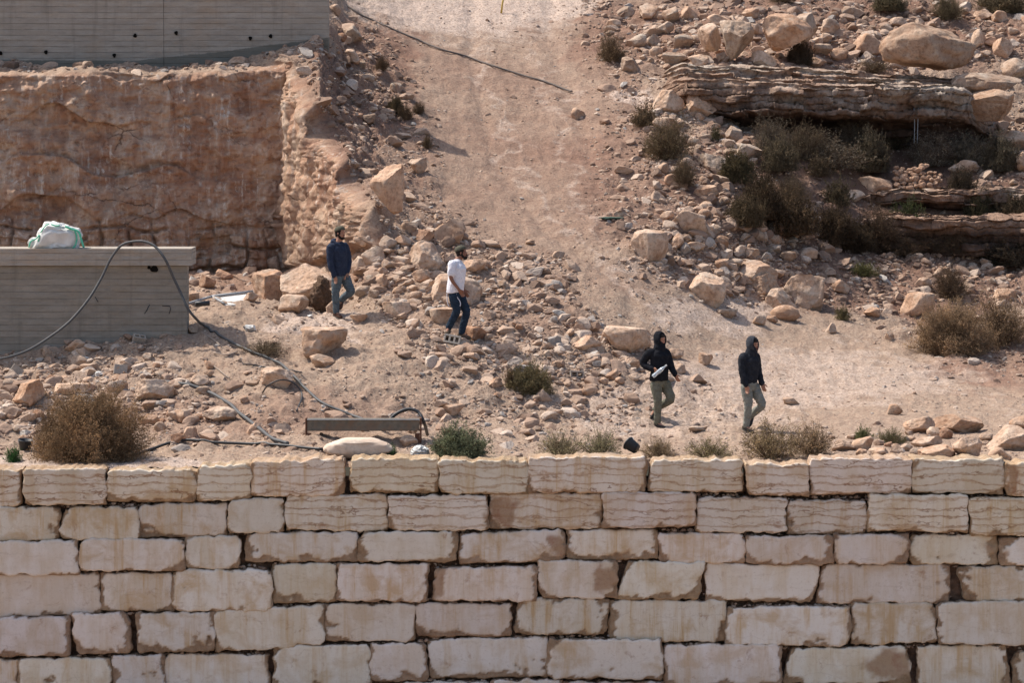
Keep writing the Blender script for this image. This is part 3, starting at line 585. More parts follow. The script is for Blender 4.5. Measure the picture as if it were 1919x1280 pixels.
hose('water_hose', [g(u, v, .03) for u, v in ((304, 719), (345, 724), (385, 736), (425, 756), (450, 778), (480, 803), (510, 824), (540, 836))], .032, M['hose_g'], 'grey hose curving down from the pointed boulder to the wall')
hose('water_hose', [g(u, v, .03) for u, v in ((252, 858), (280, 848), (310, 838), (345, 830), (400, 831), (470, 836), (540, 842), (605, 847))], .026, M['hose'], 'black hose lying nearly level just behind the block wall')
y0 = g(530, 742)[1]
hose('thin_hose', [g(492, 738, .02), A(503, 722, y0), A(527, 712, y0), A(550, 718, y0), A(566, 740, y0 - .1), g(556, 772, .02)], .014, M['hose'], 'thin black hose loop over the layered boulder on the mound', drape_from=None)
hose('thin_hose', [g(455, 684, .02), g(490, 688, .02), g(530, 696, .02), g(566, 703, .02)], .012, M['hose'], 'thin black hose end lying straight across the long hose')
hose('shadow_strand', [g(u, v, .05) for u, v in ((650, 8), (672, 26), (700, 41), (722, 51), (745, 60), (770, 70), (795, 81), (820, 92), (842, 100), (870, 106), (895, 115), (925, 127), (950, 134), (975, 142), (1000, 149), (1022, 155), (1048, 165), (1072, 175))], .021, plain('shadow_grey', (.17, .145, .13), .9, .1), 'dark strand standing in for a shadow line diagonally across the top of the dirt road', 'shadow line')  # dark tube added in place of a shadow line cast on the road

# ------------------------------------------------------------------ bedrock ledges
def m_ledge():
    k = N('bedded_rock'); w = k.coord()
    s = k.noise(k.coord((.6, .6, 5)), 1.6, 7, .7, .5); m = k.noise(w, 3, 7, .7)
    c = k.ramp(s, [(.3, (.15, .09, .06)), (.5, (.29, .185, .13)), (.65, (.42, .29, .21))])
    pale = k.ramp(m, [(.3, (.26, .215, .17)), (.5, (.43, .355, .285)), (.7, (.56, .465, .38))])
    c = k.mix(k.ramp(k.math('ADD', k.attr('pale'), k.math('MULTIPLY', k.math('SUBTRACT', k.noise(w, 1.8, 6), .5), 1.1)), [(.35, 0), (.65, 1)]), c, pale)
    c = k.mix(k.ramp(k.noise(w, 9, 6, .75), [(.38, .8), (.5, 0)]), c, (.10, .065, .048)); c = k.mix(k.math('MULTIPLY', k.attr('dark'), k.ramp(m, [(.3, .9), (.6, .55)])), c, (.075, .048, .036))  # last mix paints recess shade into the rock colour
    return k.out(c, k.bump(k.math('ADD', s, m), 1.0, .06))
M['ledge'] = m_ledge()
def outcrop(name, label, us_, vt, vlip, vover, vb, Yt, Ylip, Yrec, seed, pale=.8, layer=.19, prot=.30, nx=560, nst=7):
    x = np.linspace(us_[0], us_[-1], nx); f = lambda a: np.interp(x, us_, a) if hasattr(a, '__len__') else np.full(nx, float(a))
    vt, vlip, vover, vb, Yt, Ylip, Yrec = map(f, (vt, vlip, vover, vb, Yt, Ylip, Yrec)); sdv = seed * 7.1
    qs = np.concatenate([[-.35], np.linspace(0, 1, 78), 1 + np.linspace(.03, 1, 26), 2 + np.linspace(.03, 1, 40)])[:, None]
    q1 = np.clip(qs, 0, 1) + 0 * x; q2 = np.clip(qs - 1, 0, 1); q3 = np.clip(qs - 2, 0, 1)
    A0, A1 = at(x, vt, Yt), at(x, vlip, Ylip); xx = A1[:, 0][None]
    cel0 = np.floor(xx * .95 + .8 * fbm(np.stack([xx * .7 + 0 * q1, q1 * 2.2, 0 * q1 + sdv], -1), 3)); wq = q1 * nst + .9 * perlin(np.stack([cel0 * 1.9 + .37, 0 * q1 + sdv, 0 * q1 + .4], -1)) * np.sin(np.pi * q1) + .95 * fbm(np.stack([xx * .55 + 0 * q1, 0 * q1 + sdv, q1 * 1.5], -1), 4, .6) * np.sin(np.pi * q1) + .42 * fbm(np.stack([xx * 2.3 + 0 * q1, q1 * 6, 0 * q1 + sdv], -1), 3, .6) * np.sin(np.pi * q1)
    fl = np.floor(wq); fr = wq - fl; hz = (fl + sstep(.55, 1, fr)) / nst; hy = (fl + sstep(0, .6, fr) * 1.0 - .10 * np.exp(-((fr - .8) / .15) ** 2)) / nst
    z = A0[:, 2] + (A1[:, 2] - A0[:, 2]) * hz; y = Yt + (Ylip - Yt) * hy
    Bz = at(x, vover, Ylip)[:, 2]; Cz = at(x, vb, Yrec)[:, 2]
    z = z + (Bz - A1[:, 2]) * q2 + (Cz - Bz) * q3; y = y + (Yrec - Ylip) * (sstep(0, .45, q3) * .8 + .2 * q3)
    cell = np.floor(xx * .8 + .5 * fbm(np.stack([xx * .6 + 0 * z, y * .8, z * 2], -1), 2)); y = y + .22 * perlin(np.stack([cell * 1.7 + .3, 0 * z + sdv, fl * .7], -1)); z = z + .10 * perlin(np.stack([cell * 2.3 + .3, 0 * z + sdv, fl * 1.1], -1))
    W = np.stack([xx + 0 * z, y, z], -1); W[0, :, 1] += 2.5; W[0, :, 2] -= .4; W0 = W.copy()
    warp = W[..., 2] + .12 * fbm(W * np.array([.7, .7, 1]) + sdv, 3); li = np.floor(warp / layer); lf = warp / layer - li
    ln = perlin(np.stack([W[..., 0] * .9, li * 3.3 + sdv, li * 1.7], -1)) + .6 * perlin(np.stack([W[..., 0] * 3.2, li * 3.3 + sdv, li * 1.7], -1))
    blocky = perlin(np.stack([np.floor(W[..., 0] * 1.6 + .4 * ln) * 1.37, li * 2.1, 0 * ln + .4], -1))
    notch = np.minimum(sstep(0, .16, lf), 1 - .4 * sstep(.85, 1, lf)); fm = sstep(.9, 1.05, qs)
    W[1:, :, 1] -= (fm * (1 - .35 * q3) * prot * (ln + .6 * notch + 1.3 * blocky))[1:]
    W[..., 2] += .05 * fbm(W0 * 2.2 + sdv + 5, 4, .6) * (1 - .6 * q3); W[..., 1] += .22 * fbm(W0 * .8 + sdv, 4, .6) + .05 * fbm(W0 * 4 + sdv, 3)
    e = sstep(0, 1, np.minimum(x - x[0], x[-1] - x) / 70)[None]; W[..., 1] += (1 - e) * 1.0; W[..., 2] -= (1 - e) * .35
    pa = pale * (1 - .85 * sstep(0, .2, q3)) * (1 - .35 * q2) + .3 * perlin(np.stack([xx * .35 + 0 * q1, 0 * q1 + sdv, qs + 0 * q1], -1)) - .3 * np.exp(-(x - x[0])[None] / 90) + 0 * q1
    b = W.reshape(-1, 3).mean(0); ny = len(qs)
    me = mesh_from(name, rebase(W.reshape(-1, 3), b), grid_faces(nx, ny)[:, ::-1], M['ledge'], True, dict(pale=pa.ravel(), dark=(sstep(.02, .25, q3) + (.55 * q2 if seed == 1 else .3 * q2) + 0 * q1).ravel()))  # dark: shade painted into the hollow and the face below the lip
    o = obj(name, me, None, b); return tag(o, label, 'rock ledge')
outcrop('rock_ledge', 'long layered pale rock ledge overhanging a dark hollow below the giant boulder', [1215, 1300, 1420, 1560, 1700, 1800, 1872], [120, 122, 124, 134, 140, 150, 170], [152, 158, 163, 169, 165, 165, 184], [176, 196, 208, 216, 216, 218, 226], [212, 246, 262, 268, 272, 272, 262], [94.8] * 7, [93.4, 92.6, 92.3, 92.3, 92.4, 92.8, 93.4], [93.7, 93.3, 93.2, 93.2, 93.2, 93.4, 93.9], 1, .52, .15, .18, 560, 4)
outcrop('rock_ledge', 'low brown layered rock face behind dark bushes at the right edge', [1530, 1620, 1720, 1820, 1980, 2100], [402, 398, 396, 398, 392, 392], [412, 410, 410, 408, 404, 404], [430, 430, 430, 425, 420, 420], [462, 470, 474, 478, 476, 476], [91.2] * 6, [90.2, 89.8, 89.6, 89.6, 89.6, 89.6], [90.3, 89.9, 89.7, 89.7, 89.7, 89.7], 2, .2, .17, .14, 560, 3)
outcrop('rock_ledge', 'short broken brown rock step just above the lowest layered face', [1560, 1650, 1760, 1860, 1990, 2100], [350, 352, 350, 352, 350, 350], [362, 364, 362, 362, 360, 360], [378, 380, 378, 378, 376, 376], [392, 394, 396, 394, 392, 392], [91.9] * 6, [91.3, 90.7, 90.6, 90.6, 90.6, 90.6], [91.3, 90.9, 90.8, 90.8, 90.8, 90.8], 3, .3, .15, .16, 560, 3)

# ------------------------------------------------------------------ boulders, placed one by one
TINT = dict(b=(.84, .77, .70), n=(1.0, .97, .93), o=(1.02, .92, .83), p=(1.16, 1.12, 1.06), g=(.84, .84, .82), d=(.62, .54, .48), r=(.90, .74, .64))
M['rock_small'] = m_rock('broken_limestone', bs=2.4)
used_px = []
def boulder(u0, v0, u1, v1, tint, label, seed=None, planes=16, flat=0, cut=(.46, .82), rough=.07, deep=1.0, lvl=4, cat='boulder', roll=0, group=None, name='boulder', Y=None, fine=.03):
    seed = seed if seed is not None else len(used_px) + 11
    v, f = rock_verts(seed, lvl, planes, rough, flat, cut, fine)
    cu, cv = (u0 + u1) / 2, (v0 + v1) / 2; h = v1 - v0
    if Y is None:
        hp, n = hit(cu, min(v1 - .12 * h, 878)); Y = hp.y
    w = (u1 - u0) / 2 * Y / FPX; hh = h / 2 * Y / FPX; dp = deep * min((w + hh) / 2, 1.3 * hh + .1)
    Yc = Y + dp * .35
    c = at(cu, cv + .06 * h, Yc)
    if roll:
        ca, sa = math.cos(R(roll)), math.sin(R(roll)); v = np.stack([v[:, 0] * ca - v[:, 2] * sa, v[:, 1], v[:, 0] * sa + v[:, 2] * ca], 1)
        lo, hi = v.min(0), v.max(0); v = (v - (lo + hi) / 2) / ((hi - lo) / 2)
    vv = v * np.array([w, dp, hh * 1.06])
    o = obj(name, mesh_from(name, vv, f, M['rock'] if w > .16 else M['rock_small'], lvl > 2), None, c)
    t = TINT[tint]; q = np.random.default_rng(seed).uniform(.92, 1.08); o.color = (t[0] * q, t[1] * q, t[2] * q, 1)
    used_px.append((cu, cv, (u1 - u0) / 2, h / 2)); return tag(o, label, cat, group)
big = dict(lvl=5, planes=11, rough=.10, cut=(.55, .9))
BL = [
 (1648,38,1828,124,'b','giant rounded tan boulder resting on top of the layered ledge',dict(lvl=5,planes=9,rough=.12,cut=(.6,.92),seed=3,Y=94.2)),
 (1428,22,1524,90,'o','big brown slab boulder leaning to the right above the ledge',dict(roll=-28,lvl=5,planes=9,seed=5,Y=95.2)),
 (1484,20,1532,74,'g','grey upright slab leaning on the brown slab boulder',dict(roll=-40,seed=6,Y=96)),
 (1349,34,1413,106,'g','grey pointed boulder left of the leaning brown slab',dict(lvl=5,seed=8,Y=95)),
 (1307,40,1352,92,'n','rounded tan boulder left of the grey pointed boulder',dict(seed=9,Y=95.3)),
 (1324,24,1378,49,'o','flat orange boulder above the grey pointed boulder',{}),
 (1406,92,1456,127,'p','pale boulder at the left foot of the leaning brown slab',{}),
 (1342,96,1368,118,'n','small tan rock below the grey pointed boulder',{}),
 (1512,104,1550,127,'o','reddish rock on the ledge left of the giant boulder',{}),
 (1590,60,1650,104,'o','brown boulder touching the left side of the giant boulder',{}),
 (1536,60,1560,82,'p','squarish pale rock between the brown slab and the giant boulder',{}),
 (1538,32,1574,66,'n','tan boulder right of the grey leaning slab',{}),
 (1668,30,1698,52,'n','tan rock at the upper left of the giant boulder',{}),
 (1555,88,1590,112,'o','tilted orange rock left of the brown boulder by the giant one',dict(roll=20)),
 (1280,168,1345,222,'o','triangular orange boulder under the left end of the ledge',dict(seed=21,lvl=5)),
 (1876,106,1935,150,'g','grey boulder at the right edge above the broken ledge slab',{}),
 (1782,134,1916,180,'g','wide tilted slab at the right end of the layered ledge',dict(lvl=5,flat=.5,roll=-4,seed=24,Y=93.7)),
 (1786,164,1900,222,'b','brown block carrying the wide tilted slab',dict(Y=93.2,lvl=5,seed=27,planes=9)),
 (1357,234,1392,266,'g','grey boulder in the rubble below the left end of the ledge',{}),
 (1307,284,1366,328,'g','large grey boulder in the rubble left of the shrubs',dict(lvl=5)),
 (1377,266,1430,304,'g','flat grey boulder right of the large grey boulder',{}),
 (1298,345,1348,374,'o','brown boulder with a dark gap under it, below the large grey boulder',{}),
 (1438,284,1476,300,'n','thin pale slab among the terrace shrubs',dict(flat=.3)),
 (1774,298,1836,326,'n','pale topped boulder above the dry stone stack',{}),
 (1602,328,1674,362,'o','brown boulder left of the dry stone stack',{}),
 (1582,354,1622,380,'n','tan boulder below the brown one beside the dry stone stack',{}),
 (1646,358,1680,380,'o','rounded orange rock below the dry stone stack',{}),
 (1866,242,1940,280,'p','pale boulder at the right edge below the tilted slab',{}),
 (1902,282,1960,330,'n','tall boulder at the right edge beside the grey shrubs',{}),
 (1070,200,1097,226,'o','lone brown rock on the upper dirt road',{}),
 (672,210,705,236,'g','grey square rock on the reddish bank left of the road',{}),
 (640,90,675,118,'p','pale rock near the top of the reddish bank',{}),
 (766,294,801,328,'n','round tan boulder at the left edge of the road',{}),
 (640,44,680,80,'g','grey rock by the right end of the concrete wall',{}),
 (614,6,640,26,'n','tan rock tucked behind the end of the tall concrete wall',{}),
 (693,304,758,394,'o','tall orange boulder at the front corner of the excavated face',dict(lvl=5,planes=10,seed=41,deep=.7,Y=82.9)),
 (811,404,874,458,'o','orange boulder with a smooth pale top at the head of the boulder pile',dict(seed=44,roll=-12)),
 (768,428,814,456,'r','reddish rock left of the smooth topped boulder',{}),
 (762,448,830,512,'n','large lumpy tan boulder in the middle of the pile',dict(lvl=5,seed=46,roll=20)),
 (677,458,722,496,'p','pale angular boulder behind the man in the navy hoodie',{}),
 (706,440,744,470,'n','tan boulder above the pale angular one on the pile',{}),
 (655,478,700,518,'p','long pale slab sloping down right of the navy hoodie',dict(roll=-38,flat=.3)),
 (700,510,732,543,'o','orange rock below the pale angular boulder',{}),
 (770,502,806,530,'o','orange rock just under the large lumpy boulder',{}),
 (742,518,778,538,'n','flat tan rock left of the big boulder behind the white shirt',{}),
 (807,510,905,582,'n','big rounded boulder directly behind the man in the white shirt',dict(lvl=5,planes=8,cut=(.65,.92),seed=52,Y=80.7)),
 (805,574,851,612,'p','smooth cream slab by the knees of the man in the white shirt',dict(flat=.1,lvl=5,planes=6,fine=.0,seed=53,rough=.04,Y=79.6)),
 (716,563,772,594,'p','flat pale rock midway between the two upper men',dict(flat=.4)),
 (866,484,910,510,'o','block shaped rock right of the white shirt',dict(seed=55)),
 (871,610,913,642,'r','reddish brown boulder right of the boots of the white shirt man',dict(roll=-15)),
 (655,588,690,604,'p','flat pale stone behind the raised heel of the navy hoodie man',dict(flat=.3)),
 (1181,427,1253,492,'p','squared pale block with an orange front beside the road',dict(lvl=5,planes=5,flat=.35,rough=.05,fine=.012,cut=(.5,.62),seed=58)),
 (1254,436,1284,468,'o','orange rock touching the right side of the squared pale block',{}),
 (1250,392,1324,438,'n','broad tan boulder behind the squared pale block',dict(seed=60)),
 (1290,508,1361,577,'p','round cream boulder at the roadside below the rubble heap',dict(lvl=5,planes=7,cut=(.62,.9),seed=62)),
 (1340,516,1372,548,'n','tan rock peeking out behind the round cream boulder',{}),
 (1372,486,1458,532,'n','broad flat topped boulder in the lower rubble heap',dict(lvl=5,seed=64)),
 (1386,510,1466,552,'o','wide orange tinted boulder in front of the flat topped one',dict(lvl=5,seed=65)),
 (1468,510,1546,584,'n','largest tan boulder at the right end of the lower rubble heap',dict(lvl=5,seed=66)),
 (1434,538,1492,586,'p','pale rounded boulder leaning on the largest one of the heap',dict(lvl=5,seed=67)),
 (1443,570,1499,602,'o','smooth orange loaf shaped boulder at the foot of the heap',dict(planes=6,cut=(.7,.9),seed=68,rough=.05)),
 (1410,590,1436,612,'p','pale rock left of the loaf shaped boulder',{}),
 (1436,590,1458,606,'o','small orange rock under the left end of the loaf shaped boulder',{}),
 (1491,462,1533,484,'p','pale square rock high at the right of the rubble heap',{}),
 (1440,438,1466,462,'o','reddish square rock on top of the rubble heap',{}),
 (1344,578,1382,598,'g','flat grey rock right of the round cream boulder',dict(flat=.2)),
 (1686,545,1752,592,'o','orange block with a dark notch in its base',dict(planes=6,flat=.4,seed=72)),
 (1618,574,1650,598,'o','round orange rock left of the notched block',{}),
 (1715,518,1747,541,'p','cream rock left of the dark brush pile',{}),
 (1546,522,1594,550,'o','orange rock right of the largest heap boulder',{}),
 (1748,498,1782,522,'n','tan rock standing over the dark brush pile',{}),
 (1862,538,1904,566,'o','brown rock above the big brown bush',{}),
 (1309,659,1337,687,'o','lone orange rock between the two hooded men',dict(seed=77)),
 (1127,608,1223,664,'p','broad pale boulder left of the hooded man holding a bottle',dict(lvl=5,seed=78,flat=.5,roll=-6)),
 (1073,626,1128,660,'o','brown flat boulder left of the broad pale one',dict(seed=79)),
 (1545,604,1568,626,'n','small tan rock on the road bend below the loaf shaped boulder',{}),
 (1657,618,1676,640,'p','small pale rock left of the big brown bush',{}),
 (1662,756,1692,780,'o','small brown rock behind the lower right boulders',{}),
 (1692,778,1753,814,'o','orange boulder at the left of the lower right row',dict(lvl=5,seed=84)),
 (1744,774,1845,814,'o','long orange boulder in the lower right row',dict(lvl=5,seed=85,planes=9)),
 (1838,794,1960,850,'n','huge tan boulder at the right edge behind the block wall',dict(lvl=5,seed=86)),
 (1890,776,1950,806,'o','orange boulder on top of the huge one at the right edge',{}),
 (1784,816,1842,864,'p','pale rounded boulder directly behind the wall in the lower right',dict(lvl=5,seed=88)),
 (1720,832,1792,864,'o','orange boulder left of the pale rounded one behind the wall',dict(seed=89)),
 (1706,816,1768,840,'n','flat tan boulder behind the orange one at the wall',dict(seed=90)),
 (1594,816,1638,846,'p','pale tan boulder behind the wall right of the last shrub',{}),
 (1556,822,1604,848,'n','tan boulder beside the shrub nearest the second hooded man',{}),
 (1628,838,1666,864,'o','orange rock behind the wall between pale boulders',{}),
 (1666,830,1692,852,'n','small rounded rock in the lower right row',{}),
 (1850,836,1896,868,'o','orange rock half hidden by the wall at the far right',{}),
 (1760,800,1786,826,'r','dark reddish rock in the middle of the lower right row',{}),
 (470,502,548,570,'o','big orange boulder with a pitted face near the pit',dict(lvl=5,planes=10,seed=95)),
 (524,491,628,564,'p','big grey topped boulder behind the man in the navy hoodie',dict(lvl=5,planes=9,seed=96,Y=81.6)),
 (520,550,580,589,'n','tan boulder in front of the two big pit boulders',dict(seed=98)),
 (455,546,485,568,'p','pale rock at the left foot of the big orange boulder',{}),
 (350,543,374,571,'o','orange rock at the corner of the low concrete structure',dict(seed=99)),
 (610,558,640,590,'n','tan rock behind the front boot of the navy hoodie man',{}),
 (252,608,281,629,'o','tan rock in front of the low concrete structure',{}),
 (278,589,326,616,'g','grey rock leaning against the low concrete structure',{}),
 (117,635,168,659,'p','pale chunk at the foot of the low concrete structure',{}),
 (80,650,106,672,'g','shaded grey rock by the left foot of the concrete',{}),
 (22,708,86,762,'o','orange boulder behind the left edge of the big bush',dict(lvl=5,seed=105)),
 (253,708,327,752,'n','pointed tan boulder at the upper end of the curved hose',dict(lvl=5,seed=106)),
 (200,710,240,742,'n','tan rock above the top of the big bush',dict(roll=-20)),
 (100,716,168,740,'p','flat pale boulder just behind the big bush',dict(flat=.2)),
 (378,760,446,797,'n','rugged tan boulder beside the curved hose',dict(lvl=5,seed=109)),
 (324,766,360,794,'o','orange rock left of the rugged boulder by the hose',{}),
 (262,774,300,801,'o','orange rock right of the big bush',{}),
 (342,799,370,827,'o','squarish orange rock near the level black hose',{}),
 (320,811,346,832,'r','reddish rock left of the squarish orange one',{}),
 (486,685,550,730,'p','layered pale boulder under the thin hose loop',dict(lvl=5,seed=114)),
 (562,610,652,672,'n','broad dusty rock shelf on the mound below the navy hoodie man',dict(lvl=5,seed=115,flat=.15,rough=.14)),
 (580,662,628,692,'o','orange rock under the dusty rock shelf',{}),
 (354,699,392,726,'n','tan rock on the mound above the curved hose',{}),
 (382,674,402,694,'o','small pointed rock on the mound',{}),
 (150,680,184,700,'n','tan flat rock among litter above the big bush',{}),
 (350,606,374,628,'n','tan rock next to the hose at the concrete corner',{}),
 (462,790,492,816,'o','reddish rock right of the curved hose',{}),
 (748,814,784,836,'g','dark rock under the right end of the metal channel',{}),
 (830,755,872,782,'o','reddish angular rock above the green bush',{}),
 (1088,718,1122,744,'o','orange rock right of the hollow concrete block',{}),
 (916,707,942,728,'o','orange rock left of the olive shrub',{}),
 (865,660,900,676,'p','flat pale slab below the boots of the white shirt man',dict(flat=.3)),
 (428,104,467,127,'p','rounded pale boulder at the foot of the tall concrete wall',{}),
 (372,512,405,543,'o','rock at the foot of the excavated face beside the low slab',{}),
 (404,503,438,526,'r','reddish rock against the foot of the excavated face',{}),
 (495,478,526,512,'n','rounded rock in the back corner of the pit',{}),
 (1406,42,1430,68,'p','pale rock between the grey pointed boulder and the brown slab',{}),
 (1390,13,1424,36,'o','orange rock at the top above the leaning brown slab',{}),
 (1520,80,1560,103,'o','orange flat rock under the squarish pale rock',dict(flat=.3)),
 (1824,15,1860,36,'p','pale flat rock at the top edge right of the giant boulder',{}),
 (1858,18,1888,42,'p','rounded pale rock in the top right corner',{}),
 (1820,52,1850,90,'p','white slab leaning against the right side of the giant boulder',dict(roll=35)),
 (1860,68,1898,110,'o','upright orange rock right of the white leaning slab',{}),
 (1276,8,1308,40,'o','orange boulder at the top of the upper rubble',{}),
 (1238,10,1274,46,'n','tan angular boulder at the top of the upper rubble',{}),
 (1198,6,1238,36,'n','long tan boulder near the top of the upper rubble',{}),
 (1155,10,1192,32,'g','grey flat boulder at the top edge right of the road',{}),
 (1172,62,1212,90,'g','grey angular rock beside the dry brown shrub',{}),
 (1208,62,1238,90,'g','grey angular rock in the middle of the upper rubble',{}),
 (1230,38,1264,64,'g','dark grey rock under the tan angular boulder',{}),
 (1262,62,1300,92,'g','grey jagged rock left of the rounded tan boulder',{}),
 (1164,104,1200,136,'g','tall grey rock right of the dry brown shrub foot',{}),
 (1240,96,1290,122,'g','flat grey rock above the left end of the ledge',{}),
 (1290,100,1330,124,'p','pale grey rock above the ledge',{}),
 (1218,166,1284,212,'p','pale tilted slab left of the triangular orange boulder',dict(roll=38,lvl=5,seed=131)),
 (1222,218,1274,250,'p','pale boulder above the brown shrub left of the hollow',{}),
 (1388,462,1424,490,'n','tan rock in the middle of the rubble heap',{}),
 (1330,440,1366,466,'o','orange rock left of the reddish square rock',{}),
 (1284,452,1322,474,'p','pale rock low at the left of the rubble heap',{}),
 (1400,412,1440,440,'r','reddish rock near the top of the rubble heap',{}),
 (1350,404,1392,430,'n','tan rock at the top of the rubble heap',{}),
 (1168,668,1200,690,'p','pale rock behind the elbow of the man with the bottle',{}),
 (1178,698,1204,716,'n','tan rock left of the hooded man with the bottle',{}),
 (1250,652,1282,674,'n','pale rock right of the bottle man at shoulder height',{}),
 (1262,680,1286,702,'n','round tan rock right of the bottle man at chest height',{}),
 (1466,744,1500,760,'n','flat tan rock right of the jeans of the second hooded man',{}),
 (1134,690,1160,714,'o','rock half way between hollow block and bottle man',{}),
]
for (u0, v0, u1, v1, t, lab, kw) in BL:
    kw = dict(kw); kw.setdefault('seed', 200 + len(used_px)); boulder(u0, v0, u1, v1, t, lab, **kw)
SKIP = [(612, 660, 420, 600), (832, 884, 455, 645), (1198, 1275, 615, 805), (1380, 1436, 625, 815)]
ZONES = [
 ((250, 735, 260, 70), 30, 7, 15, 'small angular rock in the rubble between the big bush and the mound', 'small rocks left of the mound'),
 ((110, 700, 130, 40), 12, 6, 13, 'small rock in the rubble below the low concrete structure', 'small rocks under the concrete structure'),
 ((30, 790, 50, 40), 8, 6, 12, 'small rock at the left edge beside the big bush', 'small rocks at the left edge'),
 ((760, 500, 110, 80), 26, 8, 17, 'rock in the boulder pile between the two upper men', 'rocks of the boulder pile'),
 ((960, 520, 140, 70), 16, 6, 13, 'stone in the loose rubble fan right of the white shirt man', 'stones of the rubble fan'),
 ((980, 670, 150, 60), 20, 7, 14, 'stone in the rubble around the olive shrub', 'stones around the olive shrub'),
 ((1120, 700, 110, 40), 10, 6, 13, 'stone in the rubble left of the bottle man', 'stones left of the bottle man'),
 ((900, 780, 200, 45), 12, 6, 11, 'stone scattered on the dust behind the green bush', 'stones behind the green bush'),
 ((1370, 450, 150, 80), 30, 8, 17, 'rock in the large rubble heap right of the road', 'rocks of the large rubble heap'),
 ((1300, 270, 90, 90), 22, 8, 16, 'rock in the grey rubble strip below the left end of the ledge', 'rocks of the grey rubble strip'),
 ((1250, 70, 110, 70), 26, 7, 16, 'rock in the rubble above and left of the layered ledge', 'rocks left above the ledge'),
 ((1580, 45, 90, 45), 12, 7, 15, 'rock in the rubble between leaning slab and giant boulder', 'rocks above the ledge'),
 ((1880, 70, 60, 60), 10, 7, 16, 'rock in the rubble right of the giant boulder', 'rocks right of the giant boulder'),
 ((1680, 520, 230, 45), 22, 6, 14, 'rock on the reddish ground above the big brown bush', 'rocks on the reddish ground'),
 ((1740, 835, 190, 26), 16, 8, 16, 'rock in the row of boulders just behind the wall', 'rocks behind the wall'),
 ((680, 140, 70, 90), 12, 6, 14, 'rock on the reddish bank left of the road', 'rocks on the reddish bank'),
 ((1880, 300, 60, 60), 8, 6, 14, 'rock at the right edge beside the terrace shrubs', 'rocks at the right terrace edge')]
rs = np.random.default_rng(77); AUTO = []
for (cu, cv, ru, rv), n, s0, s1, lab, grp in ZONES:
    k = tries = 0
    while k < n and tries < n * 30:
        tries += 1; a, q = rs.uniform(0, 6.28), math.sqrt(rs.random()); u, v = cu + ru * q * math.cos(a), cv + rv * q * math.sin(a)
        if not (-15 < u < 1935 and 5 < v < 858): continue
        w = s0 + (s1 - s0) * rs.random() ** 1.8; h = w * rs.uniform(.5, .85)
        if any(x0 - w < u < x1 + w and y0 - h < v < y1 + h for x0, x1, y0, y1 in SKIP): continue
        if any(abs(u - a_[0]) < .6 * (w + a_[2]) and abs(v - a_[1]) < .6 * (h + a_[3]) for a_ in used_px): continue
        t = rs.choice(list('nnnoopggr')); AUTO.append((boulder(u - w, v - h, u + w, v + h, t, lab, seed=1000 + len(used_px), planes=rs.integers(7, 13), cut=(.45, .8), lvl=3, cat='rock', group=grp, name='rock', roll=rs.uniform(-25, 25)), u, v, w, t)); k += 1

# each of those rocks is described by its look and by the boulder it lies next to
MARK = [((b[0] + b[2]) / 2, (b[1] + b[3]) / 2, b[2] - b[0], b[5]) for b in BL if b[2] - b[0] > 30 and len(b[5].split()) <= 9]
TN = dict(b='brown', n='tan', o='orange', p='pale', g='grey', r='reddish', d='dark'); seen = {}
for o, u, v, w, t in AUTO:
    m = min(MARK, key=lambda q: (q[0] - u) ** 2 + (q[1] - v) ** 2); dx, dy = u - m[0], v - m[1]; d = math.hypot(dx, dy)
    if d > 210: continue
    dr = 'left of' if dx < 0 else 'right of'
    if abs(dy) > 2 * abs(dx): dr = 'above' if dy < 0 else 'below'
    elif abs(dy) > .6 * abs(dx): dr = ('above ' if dy < 0 else 'below ') + dr
    seen.setdefault((TN[t], dr, m[3]), []).append((d, w, o))
for (t, dr, m), l in seen.items():
    l.sort(key=lambda q: q[0]); words = ['']
    if len(l) > 1: words = ['nearest'] + ['second', 'third', 'fourth', 'fifth', 'sixth'][:len(l) - 1]
    for q, wd in zip(l, words + ['farthest'] * 9):
        lab = ' '.join(('%s %s rock %s the %s' % (wd, t, dr, m)).split())
        if len(lab.split()) <= 16: q[2]['label'] = lab

# ------------------------------------------------------------------ loose gravel and rubble (uncountable)
def surf(u, v):
    iu = np.interp(u, us, np.arange(len(us))); iv = np.interp(v, vs, np.arange(len(vs)))
    a, b = iu.astype(int).clip(0, len(us) - 2), iv.astype(int).clip(0, len(vs) - 2); fu, fv = (iu - a)[:, None], (iv - b)[:, None]
    return (P[b, a] * (1 - fu) + P[b, a + 1] * fu) * (1 - fv) + (P[b + 1, a] * (1 - fu) + P[b + 1, a + 1] * fu) * fv, CLF[b, a]
def dens(u, v):
    d = .22 * np.ones_like(u)
    for z in ((150, 735, 220, 100, 1), (400, 800, 170, 45, .55), (780, 500, 140, 110, 1), (930, 530, 170, 80, .9), (1010, 660, 260, 70, .9), (1000, 780, 280, 70, .55), (1370, 470, 220, 120, 1.1), (1300, 300, 130, 130, 1.1), (1500, 60, 480, 90, 1),
              (1740, 830, 260, 40, .9), (1700, 530, 300, 60, .9), (680, 160, 110, 130, .8), (750, 330, 80, 120, .7), (1180, 250, 90, 260, .6), (1120, 640, 130, 60, .5), (430, 535, 120, 30, .9), (1870, 300, 80, 100, .8), (1640, 360, 260, 60, .2), (640, 240, 70, 140, .9), (300, 131, 420, 9, 1.2), (560, 90, 80, 30, 1.0), (1780, 730, 200, 50, .6), (1860, 670, 90, 40, .8)):
        d = np.maximum(d, z[4] * blob(u, v, z[0], z[1], z[2], z[3], .45))
    d = d * (1 - .78 * roadness(u, v) * (1 - blob(u, v, 965, 530, 130, 60)))
    return d
